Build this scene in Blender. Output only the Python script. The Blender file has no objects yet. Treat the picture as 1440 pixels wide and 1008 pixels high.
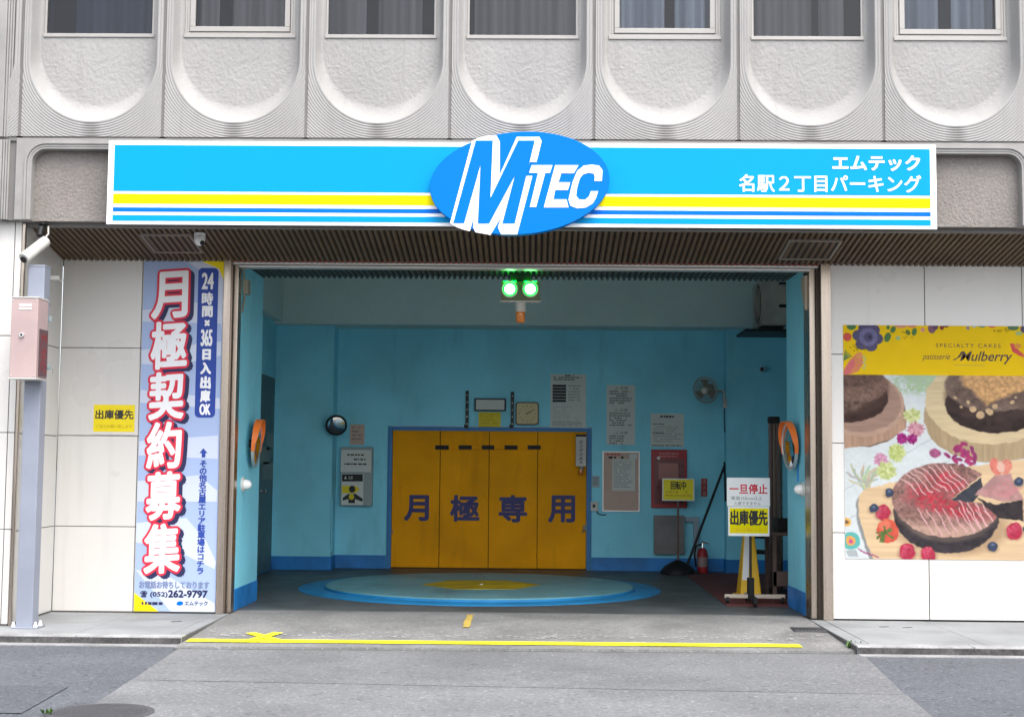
import bpy, math, random
import numpy as np
from mathutils import Vector, Matrix
random.seed(7); np.random.seed(7)
PI = math.pi
scene = bpy.context.scene
COL = scene.collection

# ---------------------------------------------------------------- camera
F_PX, YAW, PITCH, ROLL = 1950.0, 0.015823, 0.078488, 0.008947
CAM = np.array([0.0, -14.0, 1.5])
def cam_rot():
    cy, sy = math.cos(YAW), math.sin(YAW); cp, sp = math.cos(PITCH), math.sin(PITCH); cr, sr = math.cos(ROLL), math.sin(ROLL)
    B = np.array([[1,0,0],[0,0,-1],[0,1,0]], float)
    Ry = np.array([[cy,sy,0],[-sy,cy,0],[0,0,1]]); Rp = np.array([[1,0,0],[0,cp,sp],[0,-sp,cp]]); Rr = np.array([[cr,-sr,0],[sr,cr,0],[0,0,1]])
    return Rr @ B @ Rp @ Ry
MC = cam_rot()
cd = bpy.data.cameras.new('camera'); cam = bpy.data.objects.new('camera', cd); COL.objects.link(cam)
cd.sensor_fit = 'HORIZONTAL'; cd.sensor_width = 36.0; cd.lens = 36.0 * F_PX / 1440.0
cd.clip_start = 0.1; cd.clip_end = 2000
cam.matrix_world = Matrix(((MC[0][0], -MC[1][0], -MC[2][0], CAM[0]), (MC[0][1], -MC[1][1], -MC[2][1], CAM[1]), (MC[0][2], -MC[1][2], -MC[2][2], CAM[2]), (0,0,0,1)))
scene.camera = cam

# ---------------------------------------------------------------- world, sun, exposure
SUN_EL, SUN_AZ = math.radians(60), math.radians(32)      # azimuth: to the right of straight behind the camera
w = bpy.data.worlds.new('World'); scene.world = w; w.use_nodes = True
nt = w.node_tree; nt.nodes.clear()
sky = nt.nodes.new('ShaderNodeTexSky'); sky.sky_type = 'NISHITA'; sky.sun_disc = False
sky.sun_elevation = SUN_EL; sky.sun_rotation = PI - SUN_AZ
sky.air_density = 1.0; sky.dust_density = 4.0; sky.ozone_density = 1.0
hs = nt.nodes.new('ShaderNodeHueSaturation'); hs.inputs['Saturation'].default_value = 0.42
bg = nt.nodes.new('ShaderNodeBackground'); bg.inputs['Strength'].default_value = 0.15
wo = nt.nodes.new('ShaderNodeOutputWorld')
nt.links.new(sky.outputs[0], hs.inputs['Color']); nt.links.new(hs.outputs[0], bg.inputs['Color']); nt.links.new(bg.outputs[0], wo.inputs['Surface'])
sl = bpy.data.lights.new('sun', 'SUN'); sl.energy = 0.62; sl.angle = math.radians(45); sl.color = (1.0, 0.97, 0.935)
so = bpy.data.objects.new('sun', sl); COL.objects.link(so)
sdir = Vector((math.sin(SUN_AZ)*math.cos(SUN_EL), -math.cos(SUN_AZ)*math.cos(SUN_EL), math.sin(SUN_EL)))
so.rotation_euler = sdir.to_track_quat('Z', 'Y').to_euler(); so.location = (8, -20, 25)
scene.view_settings.view_transform = 'Standard'; scene.view_settings.look = 'None'
scene.view_settings.exposure = 1.7; scene.view_settings.gamma = 1.0
cy = scene.cycles
cy.use_denoising = True; cy.max_bounces = 12; cy.diffuse_bounces = 8; cy.glossy_bounces = 4; cy.transmission_bounces = 6
cy.sample_clamp_indirect = 8.0

# ---------------------------------------------------------------- pixel helpers (photo 1440x1008 -> points on real planes)
def ray(px, py):
    return MC.T @ np.array([(px-720)/F_PX, (py-504)/F_PX, 1.0])
def W(px, py, Y):
    d = ray(px, py); t = (Y-CAM[1])/d[1]; q = CAM+t*d; return float(q[0]), float(q[2])
def G(px, py, z=0.0):
    d = ray(px, py); t = (z-CAM[2])/d[2]; q = CAM+t*d; return float(q[0]), float(q[1])
def OP(px, py, p0, n):
    d = ray(px, py); t = (np.array(p0)-CAM)@np.array(n)/(d@np.array(n)); return [float(c) for c in CAM+t*d]
def WX(px, py, X):
    d = ray(px, py); t = (X-CAM[0])/d[0]; q = CAM+t*d; return float(q[1]), float(q[2])
def rect(a, b, c, d, Y):
    mx, my = (a+c)/2, (b+d)/2
    return W(a, my, Y)[0], W(c, my, Y)[0], W(mx, d, Y)[1], W(mx, b, Y)[1]      # x0,x1,z0,z1

# ---------------------------------------------------------------- materials
def lin(c): 
    c = c/255.0
    return c/12.92 if c <= 0.04045 else ((c+0.055)/1.055)**2.4
def S(r, g, b, k=1.0): return (lin(r)*k, lin(g)*k, lin(b)*k)
MATS = {}
def pm(name, col, rough=0.6, metal=0.0, var=0.12, vs=3.0, bump=0.0, bs=60.0, spec=0.5, fine=0.0, fs=120.0, emit=None, es=0.0, stretch=None, grime=0.0, gs=1.2, world=False, speck=0.0, sps=45.0, rv=0.08, stain=None):
    """procedural material: base colour broken by two noises, roughness variation, optional bump"""
    m = bpy.data.materials.new(name); m.use_nodes = True
    N = m.node_tree.nodes; L = m.node_tree.links; p = N['Principled BSDF']
    p.inputs['Roughness'].default_value = rough; p.inputs['Metallic'].default_value = metal
    p.inputs['Specular IOR Level'].default_value = spec
    tc = N.new('ShaderNodeTexCoord'); src = tc.outputs['Object']
    if world: src = N.new('ShaderNodeNewGeometry').outputs['Position']
    if stretch:
        mp = N.new('ShaderNodeMapping'); mp.inputs['Scale'].default_value = stretch; L.new(src, mp.inputs[0]); src = mp.outputs[0]
    def noise(sc, det=4):
        n = N.new('ShaderNodeTexNoise'); n.inputs['Scale'].default_value = sc; n.inputs['Detail'].default_value = det; L.new(src, n.inputs['Vector']); return n.outputs['Fac']
    def mr(o, a, b, lo=0.3, hi=0.7):
        r = N.new('ShaderNodeMapRange'); r.inputs[1].default_value = lo; r.inputs[2].default_value = hi; r.inputs[3].default_value = a; r.inputs[4].default_value = b; L.new(o, r.inputs[0]); return r.outputs[0]
    cur = mr(noise(vs), 1-var, 1+var, 0.2, 0.8)
    def mul(a, b):
        k = N.new('ShaderNodeMath'); k.operation = 'MULTIPLY'; L.new(a, k.inputs[0]); L.new(b, k.inputs[1]); return k.outputs[0]
    if fine: cur = mul(cur, mr(noise(fs, 2), 1-fine, 1+fine))
    if grime: cur = mul(cur, mr(noise(gs, 6), 1-grime, 1.0, 0.38, 0.6))
    if speck: cur = mul(cur, mr(noise(sps, 1), 1.0, 1+speck, 0.60, 0.70)); cur = mul(cur, mr(noise(sps*0.8, 1), 1-speck*0.6, 1.0, 0.30, 0.38))
    rgb = N.new('ShaderNodeRGB'); rgb.outputs[0].default_value = (*col, 1)
    vm = N.new('ShaderNodeVectorMath'); vm.operation = 'SCALE'; L.new(rgb.outputs[0], vm.inputs[0]); L.new(cur, vm.inputs['Scale'])
    L.new(vm.outputs[0], p.inputs['Base Color'])
    if rough > 0.08:
        L.new(mr(noise(vs*2.3), max(0.02, rough-rv), min(1, rough+rv), 0.2, 0.8), p.inputs['Roughness'])
    if bump:
        b = N.new('ShaderNodeBump'); b.inputs['Strength'].default_value = 1.0; b.inputs['Distance'].default_value = bump
        L.new(noise(bs, 5), b.inputs['Height']); L.new(b.outputs[0], p.inputs['Normal'])
    if stain:
        mp2 = N.new('ShaderNodeMapping'); mp2.inputs['Scale'].default_value = stain[1]; L.new(N.new('ShaderNodeNewGeometry').outputs['Position'], mp2.inputs[0])
        n2 = N.new('ShaderNodeTexNoise'); n2.inputs['Scale'].default_value = 1.0; n2.inputs['Detail'].default_value = 7; n2.inputs['Roughness'].default_value = 0.62; L.new(mp2.outputs[0], n2.inputs['Vector'])
        mxs = N.new('ShaderNodeMix'); mxs.data_type = 'RGBA'; L.new(mr(n2.outputs['Fac'], 0, stain[0], 0.55, 0.75), mxs.inputs[0]); L.new(vm.outputs[0], mxs.inputs[6]); mxs.inputs[7].default_value = (*stain[2],1)
        L.new(mxs.outputs[2], p.inputs['Base Color'])
    if emit:
        p.inputs['Emission Color'].default_value = (*emit, 1); p.inputs['Emission Strength'].default_value = es
    MATS[name] = m; return m

M = {}
M['concrete'] = pm('facade concrete', (0.305,0.298,0.288), 0.85, var=0.06, vs=1.7, bump=0.0015, bs=160, fine=0.05, fs=90, grime=0.08, gs=1.3, world=True)
M['stucco'] = M['concrete']
M['lintel'] = pm('lintel aggregate', (0.215,0.194,0.178), 0.9, var=0.08, vs=2.5, bump=0.012, bs=38, fine=0.12, fs=45, grime=0.1)
M['trim'] = pm('trim concrete', (0.29,0.28,0.268), 0.8, var=0.08, vs=2.0, bump=0.001, bs=120, grime=0.18, gs=2.0)
M['joint'] = pm('joint sealant', (0.17,0.16,0.155), 0.8, var=0.15)
M['tile'] = pm('white glazed tile', (0.60,0.58,0.55), 0.28, var=0.035, vs=0.8, bump=0.00015, bs=6, fine=0.015, fs=200, world=True, rv=0.015, stain=(0.16,(7,7,0.5),(0.30,0.28,0.25)))
M['grout'] = pm('tile joint', (0.10,0.095,0.09), 0.9)
M['rib'] = pm('bronze metal soffit', (0.125,0.085,0.053), 0.55, metal=0.2, var=0.18, vs=2.0, fine=0.15, fs=40)
M['ribdark'] = pm('soffit backing', (0.018,0.014,0.012), 0.9)
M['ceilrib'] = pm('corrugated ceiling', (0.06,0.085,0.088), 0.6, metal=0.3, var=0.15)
M['steel'] = pm('stainless steel', (0.42,0.355,0.30), 0.27, metal=0.95, var=0.22, vs=0.9, fine=0.08, fs=60, stretch=(9,9,0.5), rv=0.1)
M['steeldark'] = pm('guide channel', (0.06,0.045,0.035), 0.5, metal=0.5)
M['alu'] = pm('aluminium', (0.62,0.61,0.60), 0.4, metal=0.7, var=0.06)
M['blue'] = pm('blue wall paint', (0.235,0.70,0.86), 0.6, var=0.07, vs=1.3, bump=0.0012, bs=90, fine=0.05, fs=60, grime=0.1, gs=0.9, stain=(0.2,(3.2,3.2,0.9),(0.05,0.12,0.13)))
M['bluedark'] = pm('deep blue baseboard', (0.008,0.20,0.56), 0.5, var=0.12, vs=2.5, grime=0.25, gs=2.5)
M['band'] = pm('grey green upper paint', (0.50,0.64,0.62), 0.75, var=0.07, vs=1.2, bump=0.001, bs=90, fine=0.05, fs=60)
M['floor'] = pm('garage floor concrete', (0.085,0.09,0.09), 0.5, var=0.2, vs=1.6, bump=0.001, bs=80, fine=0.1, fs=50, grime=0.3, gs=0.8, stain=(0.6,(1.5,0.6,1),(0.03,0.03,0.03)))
M['drive'] = pm('driveway concrete', (0.19,0.19,0.186), 0.8, var=0.14, vs=1.8, bump=0.003, bs=130, fine=0.18, fs=70, grime=0.25, gs=1.3, speck=0.4, sps=28, stain=(0.5,(1.1,0.7,1),(0.075,0.073,0.07)))
M['apron'] = pm('apron concrete', (0.142,0.146,0.150), 0.85, var=0.12, vs=1.1, bump=0.004, bs=140, fine=0.2, fs=60, grime=0.2, gs=0.9, speck=0.5, sps=26, stain=(0.3,(0.9,0.5,1),(0.07,0.07,0.072)))
M['apron2'] = pm('apron concrete worn', (0.155,0.159,0.163), 0.85, var=0.14, vs=1.0, bump=0.004, bs=140, fine=0.2, fs=60, grime=0.22, gs=0.8, speck=0.5, sps=26, stain=(0.3,(0.9,0.5,1),(0.07,0.07,0.072)))
M['asphalt'] = pm('asphalt', (0.084,0.091,0.103), 0.85, var=0.12, vs=0.9, bump=0.005, bs=150, fine=0.3, fs=75, grime=0.15, gs=0.7, speck=0.7, sps=26)
M['asphalt2'] = pm('asphalt patch', (0.07,0.076,0.087), 0.85, var=0.1, vs=1.2, bump=0.005, bs=150, fine=0.3, fs=75, speck=0.6, sps=26)
M['pave'] = pm('sidewalk granite', (0.25,0.262,0.268), 0.75, var=0.1, vs=1.7, bump=0.002, bs=150, fine=0.16, fs=90, grime=0.22, gs=1.6, stain=(0.4,(1.6,1.6,1),(0.12,0.12,0.115)))
M['kerb'] = pm('kerb granite', (0.31,0.31,0.31), 0.8, var=0.12, vs=4, bump=0.004, bs=90, fine=0.2, fs=60, grime=0.3, gs=4)
M['gutter'] = pm('gutter concrete', (0.26,0.26,0.262), 0.85, var=0.1, vs=3, bump=0.003, bs=100, fine=0.15, fs=60, grime=0.2, gs=3)
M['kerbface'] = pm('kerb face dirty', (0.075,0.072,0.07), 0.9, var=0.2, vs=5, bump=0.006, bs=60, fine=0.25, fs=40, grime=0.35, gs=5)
M['yline'] = pm('yellow road paint', (0.86,0.80,0.015), 0.6, var=0.05, vs=5, bump=0.001, bs=90, grime=0.12, gs=7)
M['wline'] = pm('worn white paint', (0.36,0.36,0.345), 0.8, var=0.2, vs=9)
M['frame'] = pm('window aluminium', (0.33,0.315,0.295), 0.45, metal=0.2, var=0.06)
M['room'] = pm('dark room', (0.03,0.028,0.03), 0.9)
M['black'] = pm('black plastic', (0.012,0.012,0.013), 0.55, spec=0.25)
M['blackm'] = pm('black metal', (0.016,0.017,0.02), 0.5, spec=0.3)
M['white'] = pm('white paint', (0.8,0.8,0.79), 0.45, var=0.03)
M['offwhite'] = pm('aged white plastic', (0.58,0.565,0.52), 0.5, var=0.06, vs=6, grime=0.15, gs=4)
M['paper'] = pm('white paper', (0.60,0.62,0.58), 0.7, var=0.04, vs=6)
M['paperpink'] = pm('pinkish paper', (0.52,0.37,0.30), 0.6, var=0.08, vs=5)
M['ink'] = pm('black ink', (0.02,0.02,0.022), 0.7)
M['inkgrey'] = pm('grey ink', (0.16,0.165,0.16), 0.7)
M['red'] = pm('red ink', (0.62,0.02,0.045), 0.6, var=0.05)
M['scyan'] = pm('sign cyan film', (0.0,0.268,0.55), 0.45, var=0.012, vs=0.8, spec=0.1)
M['sblue'] = pm('sign blue film', (0.0,0.15,0.52), 0.45, var=0.012, vs=0.8, spec=0.08)
M['sblue2'] = pm('sign stripe blue', (0.0,0.13,0.55), 0.45, var=0.012, vs=0.8, spec=0.08)
M['syellow'] = pm('sign yellow film', (0.80,0.68,0.0), 0.45, var=0.012, vs=0.8, spec=0.08)
M['swhite'] = pm('sign white acrylic', (0.88,0.88,0.88), 0.4, var=0.01, spec=0.25)
M['yellow'] = pm('yellow sheet', (0.72,0.57,0.0), 0.55, var=0.05, vs=6)
M['door'] = pm('yellow door paint', (0.92,0.38,0.002), 0.6, spec=0.12, var=0.09, vs=1.5, bump=0.0008, bs=40, fine=0.03, fs=50, grime=0.12, gs=1.2, stain=(0.28,(5,5,0.8),(0.22,0.08,0.01)))
M['doorframe'] = pm('blue door frame', (0.014,0.17,0.42), 0.5, var=0.1)
M['navy'] = pm('navy lettering', (0.018,0.02,0.14), 0.55, var=0.08)
M['ttring'] = pm('turntable blue', (0.014,0.24,0.52), 0.5, var=0.14, vs=2, grime=0.2, gs=1.5, stain=(0.6,(2.2,0.8,1),(0.02,0.045,0.07)))
M['ttdisc'] = pm('turntable teal', (0.17,0.40,0.44), 0.5, var=0.12, vs=1.6, grime=0.2, gs=1.2, stain=(0.6,(2.2,0.7,1),(0.05,0.07,0.075)))
M['tthex'] = pm('turntable yellow', (0.62,0.42,0.0), 0.55, var=0.12, vs=3, grime=0.25, gs=3)
M['orange'] = pm('orange hood', (0.80,0.17,0.02), 0.45, var=0.08, vs=6)
M['mirror'] = pm('mirror', (0.75,0.77,0.78), 0.04, metal=1.0, var=0.02)
M['postpaint'] = pm('pale blue grey paint', (0.23,0.25,0.305), 0.45, var=0.05, vs=2, grime=0.1, gs=3)
M['pink'] = pm('faded pink paint', (0.40,0.295,0.285), 0.5, var=0.05, vs=3, grime=0.08, gs=3)
M['led'] = pm('led matrix', (0.05,0.035,0.04), 0.4, emit=(0.9,0.05,0.05), es=0.01)
M['ledred'] = pm('red led dots', (0.13,0.012,0.012), 0.5, emit=(1.0,0.04,0.03), es=0.05)
M['greenglass'] = pm('green signal glass', (0.02,0.5,0.1), 0.2, emit=(0.0,1.0,0.06), es=0.5)
M['greencore'] = pm('lit signal lamp', (0.6,1.0,0.7), 0.3, emit=(0.22,1.0,0.30), es=6.0)
M['amber'] = pm('amber lens', (0.65,0.2,0.02), 0.15, var=0.2, vs=40, spec=0.8)
M['clockface'] = pm('clock face', (0.60,0.50,0.27), 0.5, var=0.04)
M['brown'] = pm('brown frame', (0.10,0.05,0.035), 0.5)
M['hydrant'] = pm('fire cabinet red', (0.36,0.016,0.022), 0.45, var=0.1, vs=3)
M['greypanel'] = pm('grey panel', (0.20,0.19,0.185), 0.6, var=0.1, vs=3, grime=0.2, gs=3)
M['cabgrey'] = pm('grey cabinet', (0.27,0.33,0.33), 0.5, var=0.06)
M['pole'] = pm('brown pole', (0.16,0.09,0.07), 0.5)
M['mat'] = pm('dark red mat', (0.14,0.03,0.028), 0.9, var=0.15, vs=5, bump=0.003, bs=150)
M['cone'] = pm('yellow plastic', (0.80,0.46,0.0), 0.45, var=0.08, vs=4)
M['beige'] = pm('beige steel', (0.50,0.42,0.33), 0.5, var=0.1, vs=5)
M['wood'] = pm('dark wood', (0.10,0.062,0.05), 0.6, var=0.2, vs=5, stretch=(1,1,6))
M['chrome'] = pm('chrome', (0.7,0.7,0.7), 0.15, metal=1.0)
M['greendoor'] = pm('dark teal door', (0.055,0.12,0.135), 0.5, var=0.06)
M['fan'] = pm('old fan plastic', (0.27,0.25,0.19), 0.5, var=0.1)
M['acbody'] = pm('aged beige enamel', (0.42,0.38,0.33), 0.5, var=0.08, grime=0.2, gs=4)
M['manhole'] = pm('cast iron cover', (0.075,0.074,0.080), 0.6, metal=0.3, var=0.12, vs=5, bump=0.004, bs=60)
M['leaf'] = pm('weed leaves', (0.055,0.12,0.02), 0.6, var=0.3, vs=30)
M['bpale'] = pm('banner pale blue', (0.33,0.42,0.64), 0.5, var=0.02, vs=2, spec=0.3)
M['bpale2'] = pm('banner light', (0.52,0.57,0.69), 0.5, var=0.02, vs=2, spec=0.3)
M['bred'] = pm('banner red', (0.62,0.025,0.055), 0.5, var=0.03, spec=0.3)
M['bnavy'] = pm('banner navy', (0.02,0.022,0.075), 0.5, var=0.03, spec=0.3)
M['bblue'] = pm('banner blue', (0.02,0.055,0.30), 0.5, var=0.03, spec=0.3)
M['bwhite'] = pm('banner white', (0.78,0.78,0.80), 0.5, var=0.02, spec=0.3)
M['byellow'] = pm('banner yellow', (0.80,0.62,0.0), 0.5, var=0.02, spec=0.3)

def glass_mat():
    m = bpy.data.materials.new('window glass'); m.use_nodes = True
    N = m.node_tree.nodes; L = m.node_tree.links; N.clear()
    o = N.new('ShaderNodeOutputMaterial'); mx = N.new('ShaderNodeMixShader'); t = N.new('ShaderNodeBsdfTransparent'); g = N.new('ShaderNodeBsdfGlossy'); fr = N.new('ShaderNodeFresnel')
    t.inputs[0].default_value = (0.62,0.66,0.70,1); g.inputs['Roughness'].default_value = 0.03; fr.inputs[0].default_value = 1.5
    tc = N.new('ShaderNodeTexCoord'); n = N.new('ShaderNodeTexNoise'); n.inputs['Scale'].default_value = 1.5; b = N.new('ShaderNodeBump'); b.inputs['Distance'].default_value = 0.004
    L.new(tc.outputs['Object'], n.inputs['Vector']); L.new(n.outputs['Fac'], b.inputs['Height']); L.new(b.outputs[0], g.inputs['Normal'])
    L.new(fr.outputs[0], mx.inputs[0]); L.new(t.outputs[0], mx.inputs[1]); L.new(g.outputs[0], mx.inputs[2]); L.new(mx.outputs[0], o.inputs[0])
    return m
M['glass'] = glass_mat()

# ---------------------------------------------------------------- text as mesh
_gc = {}
def glyphs(s, off=0.0, shear=0.0, space=1.0, res=4):
    key = (s, off, shear, space)
    if key in _gc: return _gc[key]
    cu = bpy.data.curves.new('t', 'FONT'); cu.body = s; cu.offset = off; cu.shear = shear; cu.space_character = space; cu.resolution_u = res
    o = bpy.data.objects.new('t', cu); COL.objects.link(o)
    bpy.context.view_layer.update()
    dg = bpy.context.evaluated_depsgraph_get()
    me = bpy.data.meshes.new_from_object(o.evaluated_get(dg))
    v = np.array([tuple(x.co)[:2] for x in me.vertices]) if len(me.vertices) else np.zeros((0,2)); f = [tuple(p.vertices) for p in me.polygons]
    bpy.data.objects.remove(o); bpy.data.curves.remove(cu); bpy.data.meshes.remove(me)
    _gc[key] = (v, f); return v, f

# ---------------------------------------------------------------- mesh builder
class MB:
    def __init__(s): s.v = []; s.f = []; s.xf = None
    def add(s, vs, fs):
        n = len(s.v)
        if s.xf is not None: vs = [tuple(s.xf @ Vector(p)) for p in vs]
        s.v += [tuple(float(c) for c in p) for p in vs]; s.f += [tuple(i+n for i in q) for q in fs]; return s
    def box(s, x0, x1, y0, y1, z0, z1):
        if x0 > x1: x0, x1 = x1, x0
        if y0 > y1: y0, y1 = y1, y0
        if z0 > z1: z0, z1 = z1, z0
        return s.add([(x0,y0,z0),(x1,y0,z0),(x1,y1,z0),(x0,y1,z0),(x0,y0,z1),(x1,y0,z1),(x1,y1,z1),(x0,y1,z1)],
                     [(0,3,2,1),(4,5,6,7),(0,1,5,4),(1,2,6,5),(2,3,7,6),(3,0,4,7)])
    def quad(s, a, b, c, d): return s.add([a,b,c,d], [(0,1,2,3)])
    def prism(s, pts, vec):
        """closed polygon pts (3D, listed counter-clockwise seen from the -vec side) extruded along vec"""
        n = len(pts); v = Vector(vec)
        top = [tuple(Vector(p)+v) for p in pts]
        fs = [tuple(range(n)), tuple(range(2*n-1, n-1, -1))] + [(i, i+n, (i+1)%n+n, (i+1)%n) for i in range(n)]
        return s.add(list(pts)+top, fs)
    def plate(s, pts2, Y, t=0.003):
        """polygon in x,z at depth Y facing -y with thickness t"""
        a = sum(pts2[i][0]*pts2[(i+1)%len(pts2)][1]-pts2[(i+1)%len(pts2)][0]*pts2[i][1] for i in range(len(pts2)))
        if a < 0: pts2 = pts2[::-1]
        return s.prism([(x, Y-t, z) for x, z in pts2], (0, t, 0))
    def cyl(s, p0, p1, r0, r1=None, n=24):
        r1 = r0 if r1 is None else r1
        p0 = Vector(p0); p1 = Vector(p1); d = (p1-p0).normalized(); a = d.orthogonal().normalized(); b = d.cross(a)
        vs = []
        for p, r in ((p0, r0), (p1, r1)):
            vs += [tuple(p+r*(math.cos(2*PI*i/n)*a+math.sin(2*PI*i/n)*b)) for i in range(n)]
        return s.add(vs, [tuple(range(n-1,-1,-1)), tuple(range(n,2*n))]+[(i,(i+1)%n,(i+1)%n+n,i+n) for i in range(n)])
    def lathe(s, o, ax, prof, n=32):
        o = Vector(o); d = Vector(ax).normalized(); a = d.orthogonal().normalized(); b = d.cross(a)
        vs = []
        for r, h in prof: vs += [tuple(o+d*h+r*(math.cos(2*PI*i/n)*a+math.sin(2*PI*i/n)*b)) for i in range(n)]
        fs = []
        for k in range(len(prof)-1): fs += [(k*n+i, k*n+(i+1)%n, (k+1)*n+(i+1)%n, (k+1)*n+i) for i in range(n)]
        fs += [tuple(range(n-1,-1,-1)), tuple(range((len(prof)-1)*n, len(prof)*n))]
        return s.add(vs, fs)
    def tube(s, pts, r, n=8):
        P = [Vector(p) for p in pts]; vs = []; m = len(P)
        up = None
        for k in range(m):
            d = (P[min(k+1,m-1)]-P[max(k-1,0)]).normalized()
            a = d.orthogonal().normalized() if up is None else (up-d*up.dot(d)).normalized()
            up = a; b = d.cross(a)
            vs += [tuple(P[k]+r*(math.cos(2*PI*i/n)*a+math.sin(2*PI*i/n)*b)) for i in range(n)]
        fs = [tuple(range(n-1,-1,-1)), tuple(range((m-1)*n, m*n))]
        for k in range(m-1): fs += [(k*n+i, k*n+(i+1)%n, (k+1)*n+(i+1)%n, (k+1)*n+i) for i in range(n)]
        return s.add(vs, fs)
    def text(s, string, box, Y, off=0.0, shear=0.0, space=1.0, dil=0.0, nd=14, mapf=None):
        """text fitted into box=(x0,x1,z0,z1) on the plane y=Y (or mapped by mapf(u,v,depth)); dil thickens it by shifted copies"""
        v, f = glyphs(string, off, shear, space)
        if not len(v): return s
        a = v.min(0); b = v.max(0); x0, x1, z0, z1 = box
        X = x0+(v[:,0]-a[0])/max(1e-6, b[0]-a[0])*(x1-x0); Z = z0+(v[:,1]-a[1])/max(1e-6, b[1]-a[1])*(z1-z0)
        sh = [(0,0)] + ([(dil*math.cos(2*PI*i/nd), dil*math.sin(2*PI*i/nd)) for i in range(nd)] if dil else [])
        for k, (dx, dz) in enumerate(sh):
            yy = -k*0.00006
            if mapf: s.add([mapf(p+dx, q+dz, yy) for p, q in zip(X, Z)], f)
            else: s.add([(p+dx, Y+yy, q+dz) for p, q in zip(X, Z)], f)
        return s
    def cell(s, ch, box, Y, dil=0.0, nd=8):
        """one character at its natural proportions inside a cell of a vertical line"""
        rv_, _ = glyphs('国'); ra, rb = rv_.min(0), rv_.max(0); v, f = glyphs(ch); a, b = v.min(0), v.max(0)
        x0, x1, z0, z1 = box; kx = (x1-x0)/(rb[0]-ra[0]); kz = (z1-z0)/(rb[1]-ra[1])
        return s.text(ch, (x0+(a[0]-ra[0])*kx, x0+(b[0]-ra[0])*kx, z0+(a[1]-ra[1])*kz, z0+(b[1]-ra[1])*kz), Y, dil=dil, nd=nd)
    def build(s, name, mat, parent=None, origin=None, bevel=0.0, seg=2, smooth=None, label=None):
        if parent is not None:
            org = Vector((0,0,0)); q = parent
            while q is not None: org += q.location; q = q.parent
        else: org = Vector(origin) if origin is not None else Vector((0,0,0))
        me = bpy.data.meshes.new(name)
        me.from_pydata([(x-org.x, y-org.y, z-org.z) for x, y, z in s.v], [], s.f); me.update()
        o = bpy.data.objects.new(name, me); COL.objects.link(o)
        if parent is not None: o.parent = parent
        else: o.location = org
        me.materials.append(M[mat] if isinstance(mat, str) else mat)
        if smooth is not None:
            me.polygons.foreach_set('use_smooth', [True]*len(me.polygons)); me.set_sharp_from_angle(angle=math.radians(smooth))
        if bevel:
            b = o.modifiers.new('bevel', 'BEVEL'); b.width = bevel; b.segments = seg; b.limit_method = 'ANGLE'; b.angle_limit = math.radians(40)
        if label: o['label'] = label
        return o
def print_on(s, target, mat):
    """add the builder's geometry to a sheet's own mesh as a printed pattern with its own material slot"""
    if target.type == 'EMPTY': target = [c for c in target.children if c.type == 'MESH'][0]
    org = Vector((0,0,0)); q = target
    while q is not None: org += q.location; q = q.parent
    me = target.data; v0 = [tuple(v.co) for v in me.vertices]; f0 = [tuple(p.vertices) for p in me.polygons]; m0 = [p.material_index for p in me.polygons]
    mats = list(me.materials); n = len(v0); k = len(mats)
    new = bpy.data.meshes.new(me.name); new.from_pydata(v0+[(x-org.x, y-org.y, z-org.z) for x, y, z in s.v], [], f0+[tuple(i+n for i in f) for f in s.f]); new.update()
    for m in mats: new.materials.append(m)
    new.materials.append(M[mat] if isinstance(mat, str) else mat)
    new.polygons.foreach_set('material_index', m0+[k]*len(s.f)); target.data = new
    for md in list(target.modifiers): target.modifiers.remove(md)
MB.print_on = print_on
def tag(o, label=None, cat=None, group=None, kind=None):
    if label: o['label'] = label
    if cat: o['category'] = cat
    if group: o['group'] = group
    if kind: o['kind'] = kind
    return o
def thing(name, label, cat, loc, group=None):
    o = bpy.data.objects.new(name, None); COL.objects.link(o); o.location = loc; o.empty_display_size = 0.2
    return tag(o, label, cat, group)
def rrect(x0, x1, z0, z1, r, n=6):
    P = []
    for cx, cz, a in ((x1-r,z1-r,0),(x0+r,z1-r,90),(x0+r,z0+r,180),(x1-r,z0+r,270)):
        P += [(cx+r*math.cos(math.radians(a+90*i/n)), cz+r*math.sin(math.radians(a+90*i/n))) for i in range(n+1)]
    return P
def smudges(mb, x0, x1, z0, z1, rows, Y, fill=0.6, ragged=0.4, word=0.02):
    """rows of tiny dashes: print too small to read"""
    dz = (z1-z0)/rows
    for i in range(rows):
        zt = z1-dz*i; end = x0+(x1-x0)*(1-ragged*random.random()); x = x0
        while x < end:
            wd = word*(0.4+random.random()); 
            if random.random() < 0.9: mb.box(x, min(x+wd, end), Y-0.0006, Y, zt-dz*fill, zt)
            x += wd+word*0.25*(0.6+random.random())
    return mb

# ================================================================ ground, road, pavements
def sheet(name, pts, mat, z):
    mb = MB(); mb.add([(x, y, z) for x, y in pts], [tuple(range(len(pts)))])
    return tag(mb.build(name, mat), kind='structure')
sheet('ground', [(-300,-300),(300,-300),(300,300),(-300,300)], 'asphalt', -0.12)
sheet('road', [(-80,-40),(80,-40),(80,-1.8),(-80,-1.8)], 'asphalt', -0.078)
ZR = -0.072
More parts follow.
